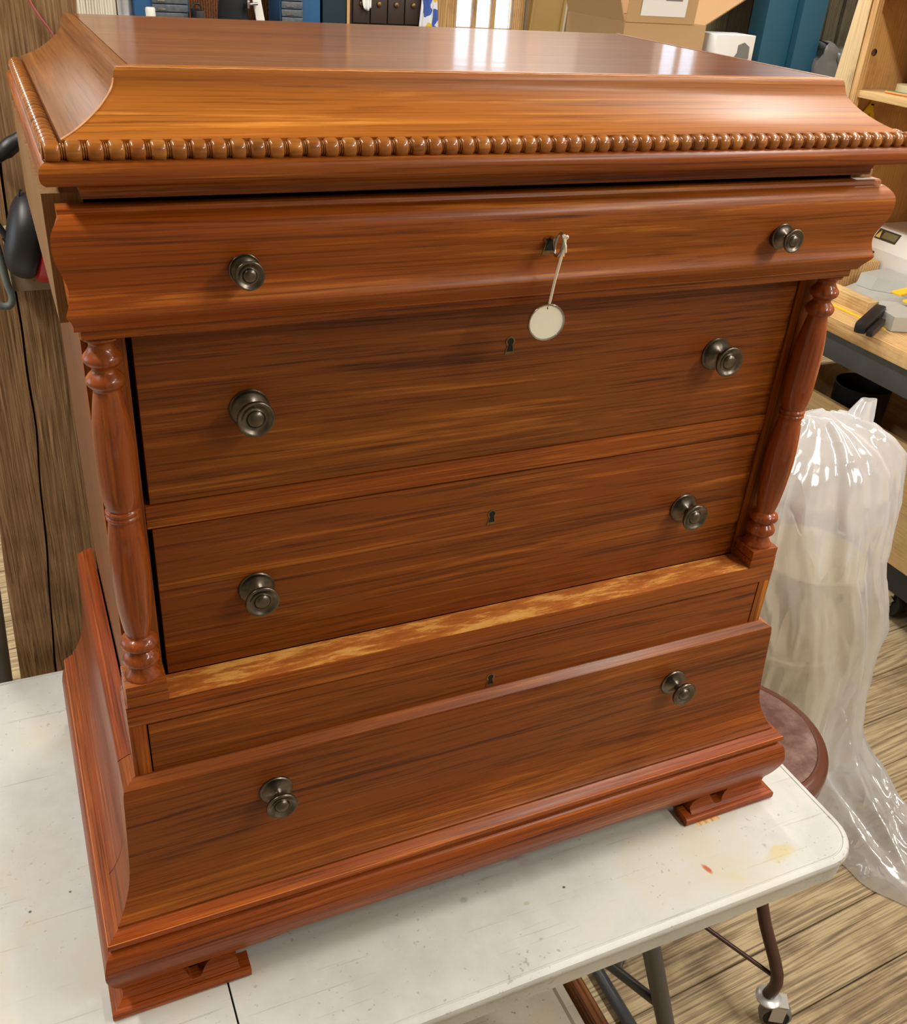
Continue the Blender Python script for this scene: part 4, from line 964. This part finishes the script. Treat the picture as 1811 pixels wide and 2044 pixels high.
# ------------------------------------------------------------------ behind the chest
rack = thing('storage_rack', 'brown plywood storage rack along the back wall holding parts cabinets', 'rack', (.75, 3.6, 0))
box('top_shelf', .10, 1.62, 3.28, 3.94, 1.33, 1.36, DBROWN, rack); box('back_panel', .10, 1.05, 3.945, 3.965, 0, 2.25, BROWNB, rack)
for x in (.10, .75, 1.58): box('upright', x, x+.04, 3.29, 3.33, 0, 1.329, DBROWN, rack)
for x in (.10, .75, 1.58): box('upright', x, x+.04, 3.89, 3.93, 0, 1.329, DBROWN, rack)
def parts_cabinet(x0, x1, split, y, z1, lab, right_side):
    t = thing('parts_cabinet', lab, 'parts cabinet', ((x0+x1)/2, y+.1, 1.36))
    box('cabinet_body', x0, x1, y+.012, y+.20, 1.361, z1, BLUE, t, bev=.003)
    d0, d1_ = (split+.006, x1-.006) if not right_side else (x0+.006, split-.006)
    n = int((z1-.02-1.375)/.0295)
    for i in range(n):
        z = 1.372+.0295*i
        d = box('drawer', d0, d1_, y, y+.012, z, z+.0255, CLEARD, t, bev=.0015)
        box('label_ridge', d0+.02, d0+.05, y-.004, y, z+.006, z+.012, STEEL, d)
    return t
parts_cabinet(.147, .360, .208, 3.60, 1.86, 'blue steel parts cabinet with clear drawers beside the whitewashed panel', False)
parts_cabinet(.735, .912, .838, 3.60, 1.90, 'blue steel parts cabinet with clear drawers beside the dark teal door', True)
ww = tag(box('whitewashed_panel', -.185, .082, 3.66, 3.70, 0, 2.35, WHITEW), 'whitewashed wooden panel standing left of the blue parts cabinet', 'panel')
# hanging clear sheet next to it
v, f = [], []
for i in range(30):
    for j in range(16):
        u = j/15; z = 1.40+.8*i/29
        v.append((.085+.058*u-.00*z, 3.655-.012*math.sin(u*9+z)-.004*math.sin(z*11+u*4), z))
for i in range(29):
    for j in range(15): f.append((i*16+j, i*16+j+1, (i+1)*16+j+1, (i+1)*16+j))
hs = obj('hanging_film', v, f, FILM, None, smooth=True); hs.modifiers.new('thick', 'SOLIDIFY').thickness = .001
tag(hs, 'narrow strip of clear film hanging beside the whitewashed panel', 'plastic film')
sc_ = thing('spray_can', 'small can with a white cap standing on the storage rack', 'can', (.178, 3.42, 1.36))
lathe('can', [(.0001, 1.361), (.024, 1.361), (.024, 1.50), (.018, 1.508), (.0001, 1.508)], (.178, 3.42, 0), GREYC, sc_, 'z', 20)
lathe('cap', [(.0001, 1.509), (.0185, 1.509), (.0185, 1.541), (.016, 1.546), (.0001, 1.546)], (.178, 3.42, 0), WHITEP, sc_, 'z', 20)
db = thing('drill_case', 'black moulded tool case standing on the storage rack', 'case', (.395, 3.55, 1.36))
box('case', .366, .400, 3.50, 3.62, 1.361, 1.535, BLACK, db, bev=.008); tube('handle', smooth_pts([(.368, 3.56, 1.533), (.372, 3.56, 1.553), (.394, 3.56, 1.553), (.398, 3.56, 1.533)], 3), .004, BLACK, db)
bg = thing('black_bag', 'black cloth bag slumped on the storage rack', 'bag', (.53, 3.55, 1.36))
v, f = lathegeo(smooth_pts([(.0001, 1.368), (.055, 1.370), (.066, 1.40), (.064, 1.50), (.058, 1.56), (.040, 1.60), (.018, 1.615), (.022, 1.64), (.0001, 1.64)], 3), (.525, 3.55, 0), 'z', 28)
obj('cloth', [(a+.006*mnoise.noise(Vector((a*30, b*30, c*20))), b, c) for a, b, c in v], f, plain('black_cloth', lin(20, 21, 24), .9), bg, smooth=True)
tube('strap', smooth_pts([(.50, 3.50, 1.60), (.515, 3.49, 1.66), (.535, 3.49, 1.66), (.55, 3.50, 1.60)], 4), .004, BLACK, bg)
wc = thing('bar_clamp', 'white bar clamp with steel screw leaning on the storage rack', 'clamp', (.615, 3.47, 1.36))
rbox('bar', (.622, 3.50, 1.52), (.034, .014, .32), (0, -.18, 0), WHITEP, wc, bev=.003); tube('screw', [(.565, 3.48, 1.565), (.61, 3.48, 1.570)], .006, STEEL, wc); rbox('pad', (.570, 3.48, 1.566), (.012, .026, .030), (0, 0, 0), STEEL, wc, bev=.003)
td = tag(box('teal_panel', .925, 1.030, 3.62, 3.66, 1.361, 2.2, TEAL, None, bev=.003), 'dark teal painted door panel between the blue cabinet and brown cabinet', 'panel')
te = tag(box('tan_batten', 1.034, 1.048, 3.62, 3.66, 1.361, 2.2, PINEZ), 'slim tan batten standing beside the dark teal panel', 'batten')
bc = thing('drawer_cabinet', 'dark brown apothecary style cabinet with small pull drawers', 'cabinet', (1.22, 3.6, 1.36))
box('cabinet_body', 1.052, 1.385, 3.632, 3.92, 1.361, 2.05, DBROWN, bc, bev=.004)
for i in range(4):
    for j in range(5):
        x0 = 1.062+.0805*i; z0 = 1.372+.132*j
        d = box('drawer', x0, x0+.0755, 3.618, 3.632, z0, z0+.126, DBROWN, bc, bev=.002)
        lathe('cup_pull', [(.0001, 0), (.012, 0), (.010, .008), (.0001, .010)], (x0+.037, 3.6185, z0+.075), BRASSD, d, 'y', 14, -1)
rg = thing('white_rag', 'white rag hanging on the dark brown drawer cabinet', 'rag', (1.15, 3.60, 1.6))
v, f = [], []
for i in range(18):
    for j in range(14):
        u, t = j/13, i/17; w = .032*(1-.45*t*t)
        v.append((1.122+(u-.5)*2*w+.004*math.sin(t*6), 3.604-.008*math.sin(u*10+t*2)-.004, 1.72-.155*t-.012*math.sin(u*PI)))
for i in range(17):
    for j in range(13): f.append((i*14+j, i*14+j+1, (i+1)*14+j+1, (i+1)*14+j))
o = obj('cloth', v, f, WHITEC, rg, smooth=True); o.modifiers.new('thick', 'SOLIDIFY').thickness = .003
fc = thing('floral_cloth', 'blue and yellow floral cloth hanging beside the glazed door', 'cloth', (1.42, 3.6, 1.5))
v, f = [], []
for i in range(26):
    for j in range(16):
        u, t = j/15, i/25; w = .022+.030*t
        v.append((1.408+(u-.5)*2*w, 3.60-.010*math.sin(u*12+t), 1.80-.36*t))
for i in range(25):
    for j in range(15): f.append((i*16+j, i*16+j+1, (i+1)*16+j+1, (i+1)*16+j))
o = obj('cloth', v, f, FLORAL, fc, smooth=True); o.modifiers.new('thick', 'SOLIDIFY').thickness = .003
tube('hook', [(1.408, 3.60, 1.79), (1.408, 3.60, 1.84), (1.408, 3.64, 1.86)], .003, STEEL, fc, seg=6)

# olive folding panels leaning by the door
for k, (x, lab) in enumerate(((1.765, 'olive tan metal folding panel leaning beside the glazed door'), (1.955, 'olive tan metal panel with a pale sticker leaning beside the cardboard box'))):
    t = thing('metal_panel', lab, 'panel', (x+.09, 3.3, 0))
    w = .165
    def T(a, b, c): return (x+a+.10*(c-1.6), 3.22+b+.10*(c)*.5, c)
    def tb(nm, a0, a1, b0, b1, c0, c1, mat): 
        vv, ff = boxgeo(a0, a1, b0, b1, c0, c1); return obj(nm, [T(*q) for q in vv], ff, mat, t)
    tb('sheet', 0.012, w-.012, .006, .016, .02, 1.98, TAN); tb('rim', 0, .012, 0, .026, .0, 2.0, TAN); tb('rim', w-.012, w, 0, .026, 0, 2.0, TAN); tb('rim', .012, w-.012, 0, .026, 1.98, 2.0, TAN)
    if k == 1:
        tb('sticker', .055, .110, .0045, .006, 1.585, 1.612, plain('sticker_tan', lin(172, 148, 100), .6))
        for q in range(3): tb('sticker_line', .062, .104, .0040, .0045, 1.591+.006*q, 1.593+.006*q, GREYL)

# cabinet with cartons on top
tcb = thing('tall_cabinet', 'tall dark brown cabinet carrying the cartons behind the chest', 'cabinet', (1.62, 2.05, 0))
box('cabinet_body', 1.22, 2.02, 1.82, 2.32, .05, 1.39, DBROWN, tcb, bev=.004); box('plinth', 1.24, 2.00, 1.84, 2.30, 0, .05, BLACK, tcb)
for i in (0, 1): 
    d = box('door', 1.228+.397*i, 1.617+.397*i, 1.803, 1.82, .07, 1.37, DBROWN, tcb, bev=.003); tube('handle', [(1.59+.06*i, 1.795, .75), (1.59+.06*i, 1.795, .9)], .005, STEEL, d)
cb = thing('cardboard_box', 'open cardboard box with a white label on its front flap', 'box', (1.46, 2.0, 1.39))
X0, X1, Y0, Y1, Z0, Z1 = 1.305, 1.60, 1.86, 2.20, 1.391, 1.672
for nm, a in (('front_side', (X0, X1, Y0, Y0+.004, Z0, Z1)), ('back_side', (X0, X1, Y1-.004, Y1, Z0, Z1)), ('left_side', (X0, X0+.004, Y0+.0042, Y1-.0042, Z0, Z1)), ('right_side', (X1-.004, X1, Y0+.0042, Y1-.0042, Z0, Z1)), ('bottom', (X0+.0042, X1-.0042, Y0+.0042, Y1-.0042, Z0, Z0+.004))): box(nm, *a, CARD, cb)
def flap(nm, p, q, e, mat):
    p, q, e = Vector(p), Vector(q), Vector(e); n = (q-p).cross(e).normalized()*.0035
    v = [p, q, q+e, p+e]; v = v+[a+n for a in v]
    return obj(nm, v, [(0, 1, 2, 3), (4, 7, 6, 5), (0, 4, 5, 1), (1, 5, 6, 2), (2, 6, 7, 3), (3, 7, 4, 0)], mat, cb)
ff_ = flap('front_flap', (X0, Y0, Z1), (X1-.05, Y0, Z1), (0, -.015, .16), CARD)
flap('right_flap', (X1, Y0+.005, Z1), (X1, Y1-.005, Z1), (.15, 0, .085), CARDD)
flap('back_flap', (X0, Y1, Z1), (X1, Y1, Z1), (0, .08, .14), CARDD)
flap('left_flap', (X0, Y0+.005, Z1), (X0, Y1-.005, Z1), (-.06, 0, .15), CARD)
def fl(a, b, c): return (X0+a, Y0-.015*b/.16-.0052-c, Z1+b)
obj('shipping_label', [fl(.045, .018, 0), fl(.205, .018, 0), fl(.205, .15, 0), fl(.045, .15, 0)], [(0, 1, 2, 3)], WHITEC, ff_)
obj('label_print', [fl(.125, .060, .0006), fl(.185, .060, .0006), fl(.185, .10, .0006), fl(.125, .10, .0006)], [(0, 1, 2, 3)], GREYL, ff_)
wb = thing('white_carton', 'small white carton with a grey product picture next to the cardboard box', 'box', (1.70, 1.93, 1.39))
box('carton', 1.625, 1.775, 1.83, 1.93, 1.391, 1.650, WHITEC, wb, bev=.0015)
prism('product_picture', [(1.700, 1.585), (1.712, 1.600), (1.712, 1.622), (1.735, 1.630), (1.757, 1.618), (1.760, 1.585), (1.745, 1.572), (1.715, 1.572)], lambda a, b: (a, 1.8296, b), lambda a, b: (a, 1.8292, b), GREYL, wb)

# blue steel column and bundle at the right rear
cn = thing('steel_column', 'teal blue painted steel column at the right rear', 'column', (3.40, 3.55, 0))
box('web', 3.215, 3.400, 3.50, 3.62, 0, RZ-.002, TEALB, cn, bev=.004); box('flange', 3.404, 3.560, 3.46, 3.66, 0, RZ-.002, TEALB, cn, bev=.004)
for i, (x, h) in enumerate(((3.60, 2.2), (3.70, 2.3), (3.80, 2.15), (3.91, 2.3))):
    tag(box('dark_board', x, x+.085, 3.70, 3.74, 0, h, BOARD, None, bev=.002), 'dark upright board stacked behind the teal column', 'board', 'dark boards behind the teal column')
v, f = [], []
for i in range(40):
    for j in range(40):
        u, t = j/39, i/39
        v.append((3.575+.50*u, 3.56-.03*math.sin(PI*u)-.025*ridge(u*3, t*4, 2)-.01*ridge(u*8, t*9, 4), .2+1.32*t-.03*math.sin(u*5)))
for i in range(39):
    for j in range(39): f.append((i*40+j, i*40+j+1, (i+1)*40+j+1, (i+1)*40+j))
o = obj('wrapped_bundle', v, f, plain('grey_film', lin(96, 94, 92), .3, var=.3, vscale=12), None, smooth=True); o.modifiers.new('thick', 'SOLIDIFY').thickness = .12
tag(o, 'grey plastic wrapped bundle leaning in front of the dark boards', 'bundle')
